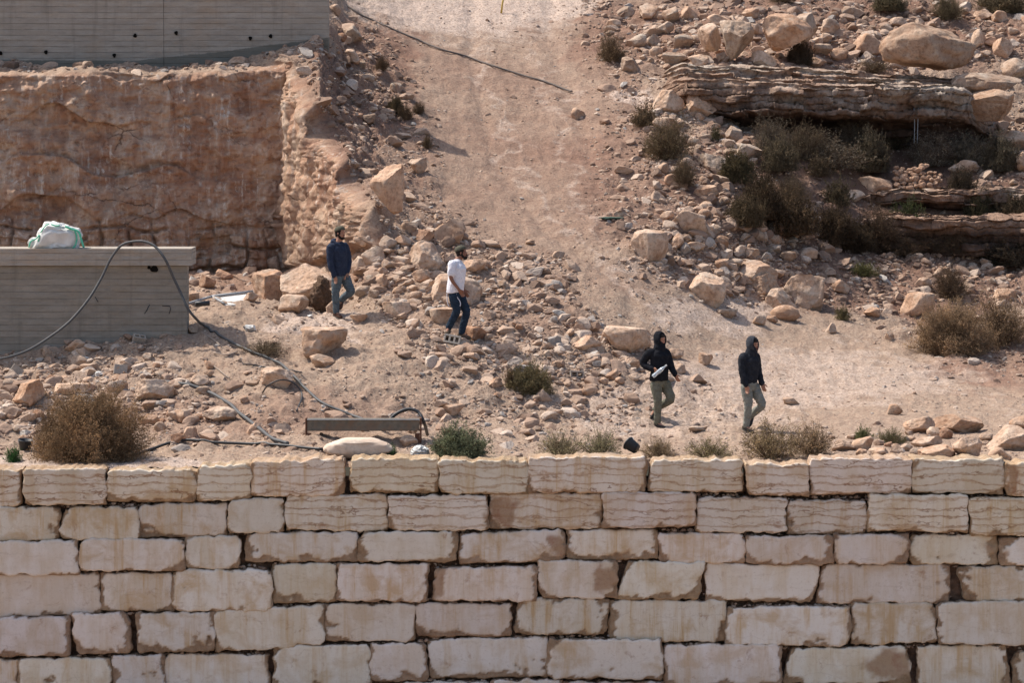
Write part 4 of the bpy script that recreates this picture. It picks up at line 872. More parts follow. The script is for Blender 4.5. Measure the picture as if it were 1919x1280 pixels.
def gravel(name, label, n, r0, r1, power, lvl, seed, mul=1):
    rs = np.random.default_rng(seed); u = rs.uniform(-60, 1980, n * 3); v = rs.uniform(-20, 872, n * 3)
    cl = .42 + 1.3 * fbm(np.stack([u / 60, v / 30, 0 * u], -1) + seed, 3)
    keep = rs.random(n * 3) < dens(u, v) ** mul * np.clip(cl, .15, 1.3); u, v = u[keep][:n], v[keep][:n]
    p, c = surf(u, v); ok = c < .1; p = p[ok]; n = len(p)
    r = r0 + (r1 - r0) * rs.random(n) ** power; p[:, 2] += r * .02; u, v = u[ok], v[ok]
    o = joints_gravel(name, None, p.mean(0), p, r, M['gravel'], lvl, seed, -.22 * np.clip(redness(u, v) - .3, 0, 1.2)); tag(o, label, 'gravel', kind='stuff'); return o
gravel('gravel', 'fine loose gravel strewn over the whole slope', 60000, .008, .03, 2.0, 1, 1, .8)
gravel('rubble', 'fist sized broken stones strewn over the slope', 30000, .026, .07, 2.0, 2, 2, 1.4)
gravel('coarse_rubble', 'head sized broken stones heaped on the slope', 8500, .06, .20, 2.4, 3, 3, 2.4)
# ------------------------------------------------------------------ shrubs
def m_leaf():
    k = N('dry_leaf'); inf = k.n('ShaderNodeObjectInfo'); t = k.attr('tint')
    c = k.ramp(t, [(0, (.35, .32, .28)), (.35, (.75, .72, .66)), (.7, (1.15, 1.1, 1.0)), (1, (1.9, 1.7, 1.4))])
    c = k.mix(1.0, c, inf.outputs['Color'], 'MULTIPLY')
    k.b.inputs['Specular IOR Level'].default_value = .1
    tr = k.n('ShaderNodeBsdfTranslucent'); k.l(c, tr.inputs[0]); k.out(c)
    ms = k.n('ShaderNodeMixShader'); ms.inputs[0].default_value = .22; k.l(k.b.outputs[0], ms.inputs[1]); k.l(tr.outputs[0], ms.inputs[2]); k.l(ms.outputs[0], k.t.nodes['Material Output'].inputs[0]); return k.m
M['leaf'] = m_leaf(); M['twig'] = plain('twig', (.13, .085, .055), .9, .1)
def shrub_meshes(seed, n_stem, n_fork, n_leaf, leaf, spread=1.0, upright=.35, twr=.006, fill=.55):
    rs = np.random.default_rng(seed); TV, TF, L = [], [], []
    def strip(pts, r0, r1):
        n = len(pts); s = len(TV); a0 = rs.uniform(0, 6)
        d = pts[-1] - pts[0]; d = d / max(np.linalg.norm(d), 1e-6); e1 = np.cross(d, [.3, .2, .9]); e1 /= np.linalg.norm(e1); e2 = np.cross(d, e1)
        for i in range(n):
            r = r0 + (r1 - r0) * i / (n - 1)
            for q in range(3): TV.append(pts[i] + r * (math.cos(a0 + q * 2.094) * e1 + math.sin(a0 + q * 2.094) * e2))
        for i in range(n - 1):
            for q in range(3): a, b = s + i * 3 + q, s + i * 3 + (q + 1) % 3; TF.append([a, b, b + 3, a + 3])
    for i in range(n_stem):
        az = rs.uniform(0, 2 * np.pi); rad = spread * rs.uniform(.0, 1) ** .6; ht = math.sqrt(max(0, 1.02 - (rad / spread) ** 2)) * rs.uniform(.62, 1.1)
        tip = np.array([rad * math.cos(az), rad * math.sin(az), ht * (.85 + .3 * rs.random())]) * (1 + .12 * math.sin(az * 3 + seed) + .10 * math.sin(az * 5 + 2 * seed)); b0 = np.array([.12 * math.cos(az) * rad, .12 * math.sin(az) * rad, -.06])
        mid = b0 + (tip - b0) * .5 + np.array([0, 0, .12 * upright]) + rs.normal(0, .05, 3)
        c = np.array([(1 - t) ** 2 * b0 + 2 * t * (1 - t) * mid + t * t * tip for t in np.linspace(0, 1, 6)]); strip(c, twr * 1.6, twr * .5)
        for k in range(n_fork):
            t = rs.uniform(.3, .98); p0 = c[int(t * 5)] * (1 - (t * 5) % 1) + c[min(int(t * 5) + 1, 5)] * ((t * 5) % 1)
            dr = (tip - b0) * .5 + rs.normal(0, .55, 3); dr /= np.linalg.norm(dr); ln = rs.uniform(.12, .34); dr[2] += .2
            p1 = p0 + dr * ln; p1[2] = max(p1[2], .01); pm = (p0 + p1) / 2 + rs.normal(0, .02, 3); strip(np.array([p0, pm, p1]), twr * .5, twr * .2)
            m = max(1, int(n_leaf / (n_stem * n_fork))); tt = rs.uniform(.15, 1.08, m)[:, None]; L.append(p0 + (p1 - p0) * tt + rs.normal(0, .018, (m, 3)))
    nf = int(n_leaf * fill); dv = rs.normal(size=(nf, 3)); dv[:, 2] = np.abs(dv[:, 2]) * .8; dv /= np.linalg.norm(dv, axis=1)[:, None]; lump = .93 + .36 * fbm(dv * 1.9 + seed * 3, 3)
    fp = dv * (rs.random(nf) ** .45 * .97 * lump)[:, None]; L.append(fp)
    for p in fp[:n_stem * 5]:
        d_ = p / max(np.linalg.norm(p), .1) + rs.normal(0, .6, 3); strip(np.array([p - d_ * .05, p + d_ * .05]), twr * .4, twr * .2)
    L = np.concatenate(L); L = L[L[:, 2] > -.02]; n = len(L)
    a = rs.normal(size=(n, 3)); a /= np.linalg.norm(a, axis=1)[:, None]; b = np.cross(a, rs.normal(size=(n, 3))); b /= np.linalg.norm(b, axis=1)[:, None]
    s = leaf * rs.uniform(.6, 1.5, n)[:, None]
    V_ = np.stack([L - a * s, L + b * s * .42, L + a * s, L - b * s * .42], 1).reshape(-1, 3); F_ = np.arange(n * 4).reshape(n, 4)
    cl = .5 + .55 * fbm(L * 2.6 + seed, 3) + rs.normal(0, .16, n)
    return mesh_from('foliage', V_, F_, M['leaf'], False, dict(tint=np.repeat(np.clip(cl, 0, 1), 4))), mesh_from('stem', TV, np.array(TF), M['twig'], False)
SH = dict(big=[shrub_meshes(1, 230, 16, 90000, .013, twr=.0035)], dense=[shrub_meshes(s, 110, 11, 24000, .024) for s in (2, 3)], loose=[shrub_meshes(s, 90, 9, 5200, .024, 1.05, .5, .007, .25) for s in (4, 5, 6)], small=[shrub_meshes(s, 50, 7, 5000, .036) for s in (7, 8)],
          twiggy=[shrub_meshes(s, 150, 12, 9000, .019, 1.0, .8, .005) for s in (9, 10)])
n_sh = 0
def v_terr(u, v): return u > 1180 and 225 < v < 480
def shrub(u0, vt, u1, vb, kind, col, label, group=None, rot=None):
    global n_sh
    hp, _ = hit((u0 + u1) / 2, min(vb - 3, 872)); Y = hp.y; r = (u1 - u0) / 2 * Y / FPX; h = (vb - vt) * Y / FPX
    if v_terr(u0, vt): r *= 1.25; h *= 1.12
    c = at((u0 + u1) / 2, min(vb - 2, 876), Y); o = empty('shrub', c + np.array([0, 0, .0])); fm, sm = SH[kind][n_sh % len(SH[kind])]
    f = obj('foliage', fm, o); s = obj('stems', sm, o); f.color = (*col, 1)
    if kind == 'loose': r *= 1.25
    o.scale = (r * 1.0, r * .8, h * .95); o.rotation_euler = (0, 0, n_sh * 2.4 if rot is None else rot); n_sh += 1
    return tag(o, label, 'shrub', group)
OL, BR, GR, DK, TAN, GY = (.29, .20, .125), (.20, .12, .07), (.16, .185, .12), (.085, .062, .042), (.27, .185, .12), (.20, .17, .135)
for a in [
 (62, 734, 282, 864, 'big', OL, 'largest round olive brown shrub beside the small bucket'),
 (798, 800, 925, 864, 'dense', GR, 'grey green bush behind the wall below the hose loop'),
 (4, 838, 48, 868, 'small', (.05, .13, .045), 'small bright green plant at the left end behind the wall'),
 (716, 836, 750, 860, 'small', (.09, .15, .07), 'small green tuft by the end of the cream sack'),
 (945, 682, 1042, 741, 'dense', (.20, .17, .10), 'round olive shrub alone in the rubble below the white shirt man'),
 (1006, 814, 1092, 862, 'loose', (.31, .28, .18), 'sparse olive shrub first to the right of the green bush'),
 (1080, 808, 1168, 862, 'loose', (.28, .27, .17), 'sparse shrub on the left side of the tipped bucket'),
 (1200, 822, 1268, 862, 'loose', (.32, .25, .16), 'low brown shrub just right of the tipped bucket'),
 (1286, 826, 1372, 866, 'loose', (.29, .26, .15), 'low yellowish shrub below the gap between the hooded men'),
 (1386, 796, 1500, 862, 'loose', (.33, .26, .16), 'straw coloured shrub at the feet of the second hooded man'),
 (1470, 794, 1572, 854, 'loose', (.34, .25, .165), 'loose tan shrub right of the second hooded man'),
 (1690, 572, 1880, 664, 'big', (.33, .235, .155), 'wide brown bush on the reddish bank at the right'),
 (1800, 560, 1945, 650, 'twiggy', (.32, .23, .15), 'twiggy brown bush at the right edge overlapping the wide one'),
 (1584, 494, 1654, 519, 'small', (.13, .13, .06), 'low green shrub on the reddish ground above the notched block'),
 (1560, 576, 1598, 602, 'small', (.16, .14, .08), 'small olive tuft right of the loaf shaped boulder'),
 (1730, 498, 1830, 562, 'twiggy', (.12, .085, .06), 'dark pile of dead brush on the reddish slope'),
 (1205, 232, 1300, 300, 'twiggy', (.17, .135, .085), 'brown shrub left of the grey rubble strip'),
 (1352, 290, 1412, 345, 'dense', (.12, .10, .06), 'dark shrub between grey boulders under the ledge'),
 (1392, 330, 1462, 412, 'dense', DK, 'dark round shrub above the top of the rubble heap'),
 (1425, 372, 1540, 442, 'dense', (.105, .075, .05), 'wide dark shrub behind the rubble heap'),
 (1405, 232, 1478, 290, 'twiggy', GY, 'grey twiggy shrub at the left mouth of the hollow'),
 (1462, 240, 1550, 300, 'twiggy', (.15, .12, .085), 'grey brown shrub inside the dark hollow'),
 (1512, 262, 1600, 318, 'loose', GY, 'loose grey shrub at the terrace middle'),
 (1588, 258, 1672, 324, 'dense', (.13, .11, .08), 'rounded grey brown shrub on the terrace left of the stone stack'),
 (1508, 296, 1562, 332, 'small', (.13, .10, .07), 'small dark shrub below the loose grey one'),
 (1705, 256, 1800, 312, 'twiggy', (.24, .20, .16), 'pale grey shrub on the terrace above the stone stack'),
 (1780, 260, 1850, 312, 'dense', (.17, .15, .12), 'grey shrub in the middle of the right terrace group'),
 (1836, 262, 1908, 322, 'dense', (.12, .105, .08), 'darker grey shrub at the right end of the terrace'),
 (1772, 322, 1836, 378, 'dense', (.075, .06, .045), 'black brown shrub under the pale topped boulder'),
 (1806, 372, 1866, 432, 'dense', (.07, .065, .04), 'dark shrub hanging over the lowest layered face'),
 (1676, 382, 1734, 430, 'small', (.07, .085, .04), 'dark green shrub growing on the lowest layered face'),
 (1600, 392, 1690, 462, 'twiggy', (.10, .07, .05), 'dark twiggy shrub before the left end of the lowest face'),
 (1520, 392, 1606, 460, 'dense', (.09, .065, .045), 'dark shrub right of the wide one behind the rubble heap'),
 (1640, 436, 1770, 480, 'twiggy', (.09, .065, .045), 'long dark brush in front of the lowest layered face'),
 (1832, 452, 1935, 500, 'dense', (.08, .065, .05), 'dark bush at the right edge under the lowest face'),
 (1470, 76, 1530, 124, 'dense', (.10, .075, .055), 'dark shrub in the gap under the leaning brown slab'),
 (1106, 64, 1182, 118, 'twiggy', (.20, .145, .095), 'dry brown shrub left of the upper rubble'),
 (1626, -14, 1706, 22, 'dense', (.15, .13, .085), 'olive shrub at the top edge above the giant boulder'),
 (1738, -10, 1812, 38, 'twiggy', (.16, .14, .09), 'green grey shrub at the top edge right of the giant boulder'),
 (1820, -16, 1930, 26, 'dense', (.15, .12, .08), 'brown shrub in the top right corner'),
 (1430, -20, 1500, 8, 'twiggy', (.18, .14, .10), 'dry shrub at the top edge above the leaning slab'),
 (1330, 240, 1352, 268, 'small', (.12, .11, .07), 'tiny tuft at the left end of the hollow'),
 (1604, 110, 1668, 138, 'loose', (.19, .15, .11), 'low dry tuft on the ledge left of the giant boulder'),
 (700, 104, 732, 134, 'twiggy', (.14, .10, .07), 'highest dry tuft on the reddish bank'),
 (722, 180, 762, 214, 'dense', (.11, .085, .055), 'round dark tuft in the middle of the reddish bank'),
 (768, 190, 802, 216, 'twiggy', (.13, .095, .065), 'dark tuft at the road edge of the reddish bank'),
 (742, 198, 778, 226, 'small', (.15, .105, .07), 'small brown tuft between the two dark ones on the bank'),
 (790, 255, 812, 280, 'small', (.15, .11, .07), 'lowest brown tuft beside the road'),
 (448, 640, 540, 668, 'loose', (.17, .14, .10), 'flat dry weed beside the long hose'),
 (1594, 802, 1640, 826, 'small', (.15, .17, .08), 'small green weed among the lower right boulders'),
 (1640, 806, 1700, 834, 'loose', (.17, .17, .09), 'loose green weed above the lower right boulders'),
 (944, 690, 966, 730, 'small', (.15, .11, .07), 'dead twig tuft at the left of the olive shrub'),
 (60, 770, 110, 864, 'loose', (.24, .17, .11), 'loose brown outgrowth at the left side of the largest shrub'),
]: shrub(*a)
for a in [
 (1420, 268, 1500, 322, 'dense', (.14, .115, .08), 'grey brown shrub below the left mouth of the hollow'),
 (1560, 236, 1640, 290, 'twiggy', (.13, .105, .075), 'dark twiggy shrub against the back of the hollow'),
 (1640, 236, 1712, 282, 'dense', (.10, .08, .055), 'dark shrub in the deepest part of the hollow'),
 (1360, 372, 1432, 428, 'dense', (.11, .085, .055), 'dark shrub at the upper left of the rubble heap'),
 (1252, 300, 1310, 352, 'twiggy', (.14, .11, .075), 'brown twigs left of the large grey boulder'),
 (1560, 424, 1640, 474, 'dense', (.08, .06, .042), 'black brown shrub at the foot of the lowest face left end'),
 (1740, 428, 1830, 478, 'twiggy', (.09, .07, .05), 'dark twigs at the foot of the lowest face in the middle'),
 (1866, 372, 1935, 440, 'dense', (.10, .08, .055), 'dark shrub over the lowest face at the right edge'),
 (1440, 336, 1520, 382, 'twiggy', (.13, .10, .07), 'brown twigs above the wide dark shrub'),
 (1540, 342, 1600, 388, 'small', (.11, .09, .06), 'small dark shrub left of the brown rock step'),
 (1180, 196, 1240, 240, 'small', (.16, .12, .08), 'small dry shrub left of the triangular orange boulder'),
]: shrub(*a)

# ------------------------------------------------------------------ dry stone stack
bs_ = g(1716, 352); st = empty('stone_stack', bs_); tag(st, 'small dry stone stack of fist sized rocks on the terrace', 'stone stack')
rs = np.random.default_rng(9)
for rr in range(6):
    for cc in range(9 - (rr > 3) * 3):
        u = 1678 + cc * 10.2 + (rr % 2) * 5 + rs.uniform(-4, 4); v = 348 - rr * 7.2 + rs.uniform(-3, 3) + 4 * math.sin(cc * .8)
        v_, f_ = rock_verts(500 + rr * 10 + cc, 2, 8, .08); w_ = rs.uniform(4.0, 8.2) * 91.3 / FPX
        o = obj('stone', mesh_from('stone', v_ * np.array([w_, w_, w_ * .78]), f_, M['rock_small'], False), st, at(u, v, 91.2 + rr * .06) - bs_); q = rs.uniform(.75, 1.0); o.color = (q, q * .86, q * .76, 1)

# ------------------------------------------------------------------ small things
M['steel'] = plain('dusty_steel', (.17, .15, .12), .6, .4, .3, (.20, .11, .06), 18); M['rust'] = plain('rusty_steel', (.14, .065, .04), .85, .2)
M['sack'] = plain('cream_sackcloth', (.66, .53, .42), .9, .1, 0, (.52, .38, .28), 14, .01); M['white'] = plain('white_woven_plastic', (.74, .73, .69), .6, .3, 0, (.45, .42, .38), 9, .01)
M['green'] = plain('green_ribbon', (.12, .55, .36), .6, .3); M['bucket'] = plain('black_plastic', (.035, .038, .042), .5, .4)
M['cinder'] = plain('hollow_block_concrete', (.36, .32, .275), .95, .1, 0, (.45, .36, .29), 30, .01); M['panel'] = plain('pale_board', (.62, .60, .56), .6, .3); M['frame'] = plain('grey_frame', (.30, .31, .32), .5, .4)
def boxes(name, bl, mat, base, parent=None, loc=None, rot=None):
    bm = bmesh.new()
    for (x0, x1, y0, y1, z0, z1) in bl:
        r = bmesh.ops.create_cube(bm, size=1)
        for v in r['verts']: v.co = ((x0 + x1) / 2 + v.co.x * (x1 - x0), (y0 + y1) / 2 + v.co.y * (y1 - y0), (z0 + z1) / 2 + v.co.z * (z1 - z0))
    bmesh.ops.bevel(bm, geom=bm.edges[:], offset=.004, segments=1, affect='EDGES')
    me = bpy.data.meshes.new(name); bm.to_mesh(me); bm.free(); me.materials.append(mat)
    o = obj(name, me, parent, base); 
    if rot: o.rotation_euler = rot
    return o
# metal channel on end brackets
bp = g(680, 826); ch = empty('metal_channel', bp); tag(ch, 'long dull steel channel on end brackets behind the cream sack', 'metal channel')
sx = bp[1] / FPX; X0, X1 = (572 - 680) * sx, (789 - 680) * sx
obj_ = boxes('channel', [(X0 + .03, X1 - .02, -.02, -.004, .17, .36), (X0 + .03, X1 - .02, -.002, .22, .355, .372), (X0 + .03, X1 - .02, -.002, .22, .165, .178), (X0 + .035, X1 - .025, .224, .236, .17, .37)], M['steel'], (0, 0, 0), ch)
boxes('end_bracket', [(X0, X0 + .024, -.03, .25, -.03, .385), (X0 + .026, X0 + .10, -.035, -.022, -.03, .13)], M['rust'], (0, 0, 0), ch); boxes('end_bracket', [(X1 - .016, X1 + .01, -.03, .25, -.04, .385), (X1 - .10, X1 - .018, -.035, -.022, -.04, .13)], M['rust'], (0, 0, 0), ch)
boxes('top_flange', [(X0 + .03, X1 - .02, -.05, -.024, .352, .368)], M['frame'], (0, 0, 0), ch)
def sackish(name, u0, v0, u1, v1, mat, label, cat, seed, Y=None, fold=.05, boxy=.55, dep=.5, roll=0, taper=0):
    v, f = ICO[5]; v = np.sign(v) * np.abs(v) ** boxy; v = v / np.abs(v).max(0)
    v[:, 0] *= 1 - .25 * np.abs(v[:, 2]) ** 2; v[:, 2] *= 1 - .35 * np.abs(v[:, 0]) ** 3
    v[:, 0] *= 1 - taper * (v[:, 2] + 1) / 2
    nn = v / np.linalg.norm(v, axis=1)[:, None]; v = v + nn * (fold * ridge(v * np.array([1.2, 1.5, 2.6]) + seed, 3) + .05 * fbm(v * 1.3 + seed, 2))[:, None]
    if roll: c_, s_ = math.cos(R(roll)), math.sin(R(roll)); v = np.stack([v[:, 0] * c_ - v[:, 2] * s_, v[:, 1], v[:, 0] * s_ + v[:, 2] * c_], 1)
    lo, hi = v.min(0), v.max(0); v = (v - (lo + hi) / 2) / ((hi - lo) / 2)
    if Y is None: Y = g((u0 + u1) / 2, min(v1 - 4, 872))[1]
    w, h = (u1 - u0) / 2 * Y / FPX, (v1 - v0) / 2 * Y / FPX; c = at((u0 + u1) / 2, (v0 + v1) / 2 + .02 * (v1 - v0), Y + dep * .2)
    o = obj(name, mesh_from(name, v * np.array([w, dep, h * 1.03]), f, mat), None, c); return tag(o, label, cat)
sackish('sack', 605, 820, 742, 858, M['sack'], 'full cream sack lying flat behind the wall under the metal channel', 'sack', 3, dep=.34, fold=.035, taper=.25)
sackish('plastic_sheet', 768, 834, 806, 860, M['white'], 'crumpled whitish plastic sheet between sack and green bush', 'plastic sheet', 8, fold=.3, boxy=.9, dep=.2)
def inflated(name, poly, Y, dep, mat, label, cat, seed, fold=.04, pw=.5):
    pts = np.array(poly, float); c = pts.mean(0); th = np.arctan2(-(pts[:, 1] - c[1]), pts[:, 0] - c[0]); r = np.hypot(pts[:, 0] - c[0], pts[:, 1] - c[1]); od = np.argsort(th); th, r = th[od], r[od]
    v, f = ICO[5]; t = np.arctan2(v[:, 2], v[:, 0]); rad = np.hypot(v[:, 0], v[:, 2]) ** pw
    px, pz = r * np.cos(th), r * np.sin(th); th2 = np.concatenate([th - 2 * np.pi, th, th + 2 * np.pi]); k = np.searchsorted(th2, t); n = len(th)
    i0, i1 = (k - 1) % n, k % n; ax, az, bx, bz = px[i0], pz[i0], px[i1], pz[i1]; ct, st_ = np.cos(t), np.sin(t)
    den = ct * (bz - az) - st_ * (bx - ax); R_ = (ax * (bz - az) - az * (bx - ax)) / np.where(abs(den) < 1e-6, 1e-6, den)
    s_ = Y / FPX; q = np.stack([ct * R_ * rad * s_, np.sign(v[:, 1]) * np.abs(v[:, 1]) ** .7 * dep, st_ * R_ * rad * s_], 1)
    q += v * (fold * ridge(v * np.array([1.3, 1.3, 2.2]) + seed, 4))[:, None]
    cc_ = at(c[0], c[1], Y); o = obj(name, mesh_from(name, q, f, mat), None, cc_); return tag(o, label, cat)
bb_ = inflated('bulk_bag', [(62, 466), (70, 450), (80, 430), (90, 418), (106, 421), (124, 426), (146, 431), (150, 440), (145, 455), (143, 466), (100, 467)], 78.95, .34, M['white'], 'white bulk bag with green ribbons lying on the concrete roof slab', 'bag', 5)
bl_ = np.array(bb_.location)
for pts, r in (([(54, 464), (58, 452), (68, 447), (74, 440), (72, 452)], .012), ([(122, 424), (134, 429), (147, 434), (152, 448), (157, 464)], .020), ([(140, 431), (144, 446), (141, 460), (136, 465)], .014), ([(76, 436), (84, 424), (92, 419)], .010), ([(96, 420), (104, 423), (112, 422)], .012)):
    V_, F_ = tube_vf(smooth_path([at(u, v, 78.62) for u, v in pts], 5), r, 6); obj('ribbon', mesh_from('ribbon', rebase(V_, bl_), F_, M['green']), bb_)
tail = sackish('bag_flap', 52, 444, 78, 466, M['white'], None, None, 11, Y=78.8, dep=.12, fold=.2); tail.parent = bb_; tail.location = np.array(tail.location) - bl_
def lathe(prof, n=24):
    V_, F_ = [], []
    for i, (r, z) in enumerate(prof):
        for k in range(n): a = 2 * np.pi * k / n; V_.append((r * math.cos(a), r * math.sin(a), z))
    for i in range(len(prof) - 1):
        for k in range(n): a, b = i * n + k, i * n + (k + 1) % n; F_.append([a, b, b + n, a + n])
    F_.append(list(range(n))[::-1]); F_.append(list(range((len(prof) - 1) * n, len(prof) * n))); return V_, F_
def bucket(u, v, w, h, rot, label, handle=True):
    b = g(u, v); s = b[1] / FPX; r = w / 2 * s; H = h * s; V_, F_ = lathe([(r * .78, 0), (r, H), (r * 1.07, H + .002), (r * 1.07, H - .02), (r * .98, H - .021), (r * .95, H - .01), (r * .74, .02)])
    o = empty('bucket', b); tag(o, label, 'bucket'); obj('bucket_body', mesh_from('bucket_body', V_, F_, M['bucket'], True), o)
    pth = [np.array([r * 1.05 * math.cos(t), -.35 * r * math.sin(t) - .01, H - .015 - r * .7 * math.sin(t)]) for t in np.linspace(0, np.pi, 9)]; hv, hf = tube_vf(pth, .006, 5); obj('handle', mesh_from('handle', hv, hf, M['frame']), o); o.rotation_euler = rot; return o
bucket(47, 843, 27, 19, (R(6), R(5), 0), 'small dark bucket standing left of the largest shrub')
bb2 = bucket(1184, 852, 25, 22, (R(-38), R(-52), R(10)), 'dark blue black bucket tipped over among the shrubs by the wall'); bb2.location.z += .09; bb2.location.x += .08
def cinder(u, v, w, rot, label, hollow=2):
    b = g(u, v); s = b[1] / FPX; W = w * s; H = W * .52; D_ = W * .55; t = W * .12; bl = [(-W / 2, W / 2, -D_ / 2, -D_ / 2 + t, 0, H), (-W / 2, W / 2, D_ / 2 - t, D_ / 2, 0, H)]
    for x in np.linspace(-W / 2, W / 2 - t, hollow + 1): bl.append((x + .002, x + t - .002, -D_ / 2 + t, D_ / 2 - t, .002, H - .002))
    o = boxes('hollow_block', bl, M['cinder'], b, None, None, rot); return tag(o, label, 'concrete block')
cinder(1079, 704, 26, (R(78), R(4), R(12)), 'hollow concrete block standing in the rubble right of the olive shrub')
cinder(259, 640, 24, (R(30), R(10), R(20)), 'half buried hollow concrete block in front of the low structure')
cinder(848, 642, 32, (R(62), R(10), R(-8)), 'hollow concrete block under the boots of the white shirt man', 3)
o = boxes('tile_piece', [(-.12, .12, -.03, .03, 0, .18)], M['cinder'], g(225, 702, .0), None, None, (R(-20), R(8), R(10))); tag(o, 'broken grey tile in the rubble above the big bush', 'tile')
o = boxes('tile_piece', [(-.11, .11, -.02, .02, 0, .17)], M['cinder'], g(26, 702, .0), None, None, (R(-10), R(38), R(10))); tag(o, 'tilted white tile by the hose end at the left edge', 'tile')
boulder(1290, 798, 1328, 811, 'g', 'flat grey slab right of the shadow of the bottle man', seed=402, flat=.1, name='flat_stone', cat='stone slab')
# pale panel with a grey frame in the pit
pa, pb, pc, pd = g(392, 574, .05), g(462, 566, .05), g(474, 552, .32), g(404, 560, .25)
pc = at(474, 549, pb[1] + .8); pd = at(398, 558, pa[1] + .8); pb = at(465, 570, pb[1]); pa = at(420, 572, pa[1])
pbv = np.array([pa, pb, pc, pd]); nn = np.cross(pb - pa, pd - pa); nn /= np.linalg.norm(nn); cp = pbv.mean(0)
pe = empty('panel', cp); tag(pe, 'pale flat panel with a grey frame lying in the pit entrance', 'panel')
obj('sheet', mesh_from('sheet', rebase(np.concatenate([pbv, pbv - nn * .03]), cp), [[0, 1, 2, 3], [7, 6, 5, 4], [0, 4, 5, 1], [1, 5, 6, 2], [2, 6, 7, 3], [3, 7, 4, 0]], M['panel'], False), pe)
for a_, b_ in ((pd, pc), (at(352, 572, 80.6), pd), (pa, pd)):
    V_, F_ = tube_vf([a_ + nn * .03, b_ + nn * .03], .026, 6); obj('frame_bar', mesh_from('frame_bar', rebase(V_, cp), F_, M['frame']), pe)
V_, F_ = tube_vf([at(366, 570, 80.2), at(392, 568, 80.3)], .05, 8); o = obj('pipe_piece', mesh_from('pipe_piece', rebase(V_, at(380, 569, 80.2)), F_, M['bucket']), None, at(380, 569, 80.2)); tag(o, 'short black pipe piece at the left of the pale panel', 'pipe')
# dead root clump beside the left man
rb = g(602, 584); rc = empty('root_clump', rb); tag(rc, 'dark brown clump of dead roots left of the navy hoodie man', 'root clump')
v, f = rock_verts(71, 5, 7, .16, 0, (.6, .9), .06); v = v + .10 * ridge(v * np.array([1.5, 1.5, 7]), 3)[:, None] * v
obj('root_ball', mesh_from('root_ball', v * np.array([.20, .18, .34]) + np.array([0, 0, .31]), f, plain('root_fibre', (.105, .065, .042), .95, .1, 0, (.20, .13, .09), 22, .03)), rc)
vt_, ft_ = SH['twiggy'][0][1], None; r_ = obj('roots', vt_, rc); r_.scale = (.27, .24, .5)
# litter, sticks, cloth
for (u, v, r, lab) in ((581, 594, .055, 'small crumpled white cup near the foot of the navy hoodie man'), (157, 676, .10, 'whitish plastic scrap at the foot of the concrete structure'), (185, 704, .09, 'pale litter scrap above the big bush'), (468, 620, .13, 'flat white scrap on the mound')):
    b = g(u, v); vv, ff = rock_verts(int(u), 3, 9, .25); o = obj('litter', mesh_from('litter', vv * np.array([r, r, r * .55]), ff, M['white'], False), None, b + np.array([0, 0, r * .35])); tag(o, lab, 'litter')
rs = np.random.default_rng(12)
for i, (pts, lab) in enumerate((([(399, 688), (412, 698), (430, 712)], 'thin grey stick above the curved hose'), ([(380, 628), (395, 636), (413, 650)], 'thin stick under the long hose'), ([(400, 664), (425, 668), (445, 662)], 'dark stick lying level on the mound'), ([(232, 742), (238, 748), (243, 753)], 'short pale stick right of the big bush top'), ([(1735, 540), (1752, 548), (1765, 560)], 'stick in the dead brush pile'), ([(1902, 550), (1912, 562), (1916, 572)], 'pale twig at the right edge above the brown bush'), ([(1806, 404), (1808, 424), (1812, 436)], 'pale root hanging on the lowest layered face'))):
    V_, F_ = tube_vf(smooth_path([g(u, v, .03) for u, v in pts], 4), .012, 5); c_ = g(*pts[1]); o = obj('stick', mesh_from('stick', rebase(V_, c_), F_, plain('stick_wood_%s' % 'abcdefg'[i], (.34, .27, .22), .9, .1)), None, c_); tag(o, lab, 'stick')
b = g(1146, 412); vv, ff = rock_verts(5, 4, 8, .3, 0, (.5, .9), .12); o = obj('green_net', mesh_from('green_net', vv * np.array([.26, .12, .035]), ff, plain('green_net_cloth', (.06, .10, .08), .9)), None, b + np.array([0, 0, .03])); tag(o, 'dark green net scrap at the right edge of the dirt road', 'net')
cpt = [at(940, -30, 98.6), at(941, -5, 98.6), at(939, 10, 98.6), at(939, 22, 98.6)]
pl_ = g(941, 24); V_, F_ = tube_vf([pl_ + np.array([-.02, 0, 0]), pl_ + np.array([0, 0, .18]), pl_ + np.array([.04, 0, .42])], .022, 6); o = obj('marker_stake', mesh_from('marker_stake', rebase(V_, pl_), F_, plain('yellow_paint', (.55, .38, .10), .7)), None, pl_); tag(o, 'thin yellow stake at the top of the dirt road', 'stake')
for us_, lab in (((1713, 1714, 1713), 'pale bare stem rising in the dark hollow, left of two'), ((1719, 1720, 1721), 'pale bare stem rising in the dark hollow, right of two')):
    pts = [at(us_[0], 268, 92.6), at(us_[1], 232, 92.6), at(us_[2], 202, 92.6)]; V_, F_ = tube_vf(smooth_path(pts, 4), .010, 5); o = obj('bare_stem', mesh_from('bare_stem', rebase(V_, pts[0]), F_, M['frame']), None, pts[0]); tag(o, lab, 'stem')
# rebar hooks cast in the low structure
for pts in ([(275, 583), (277, 577), (281, 571)], [(271, 588), (276, 580), (280, 572)], [(304, 573), (318, 574), (320, 578), (317, 588)], [(178, 556), (182, 563), (184, 566)]):
    V_, F_ = tube_vf([at(u, v, YL + .03) for u, v in pts], .009, 5); obj('rebar', mesh_from('rebar', rebase(V_, B2), F_, M['bucket']), lw)

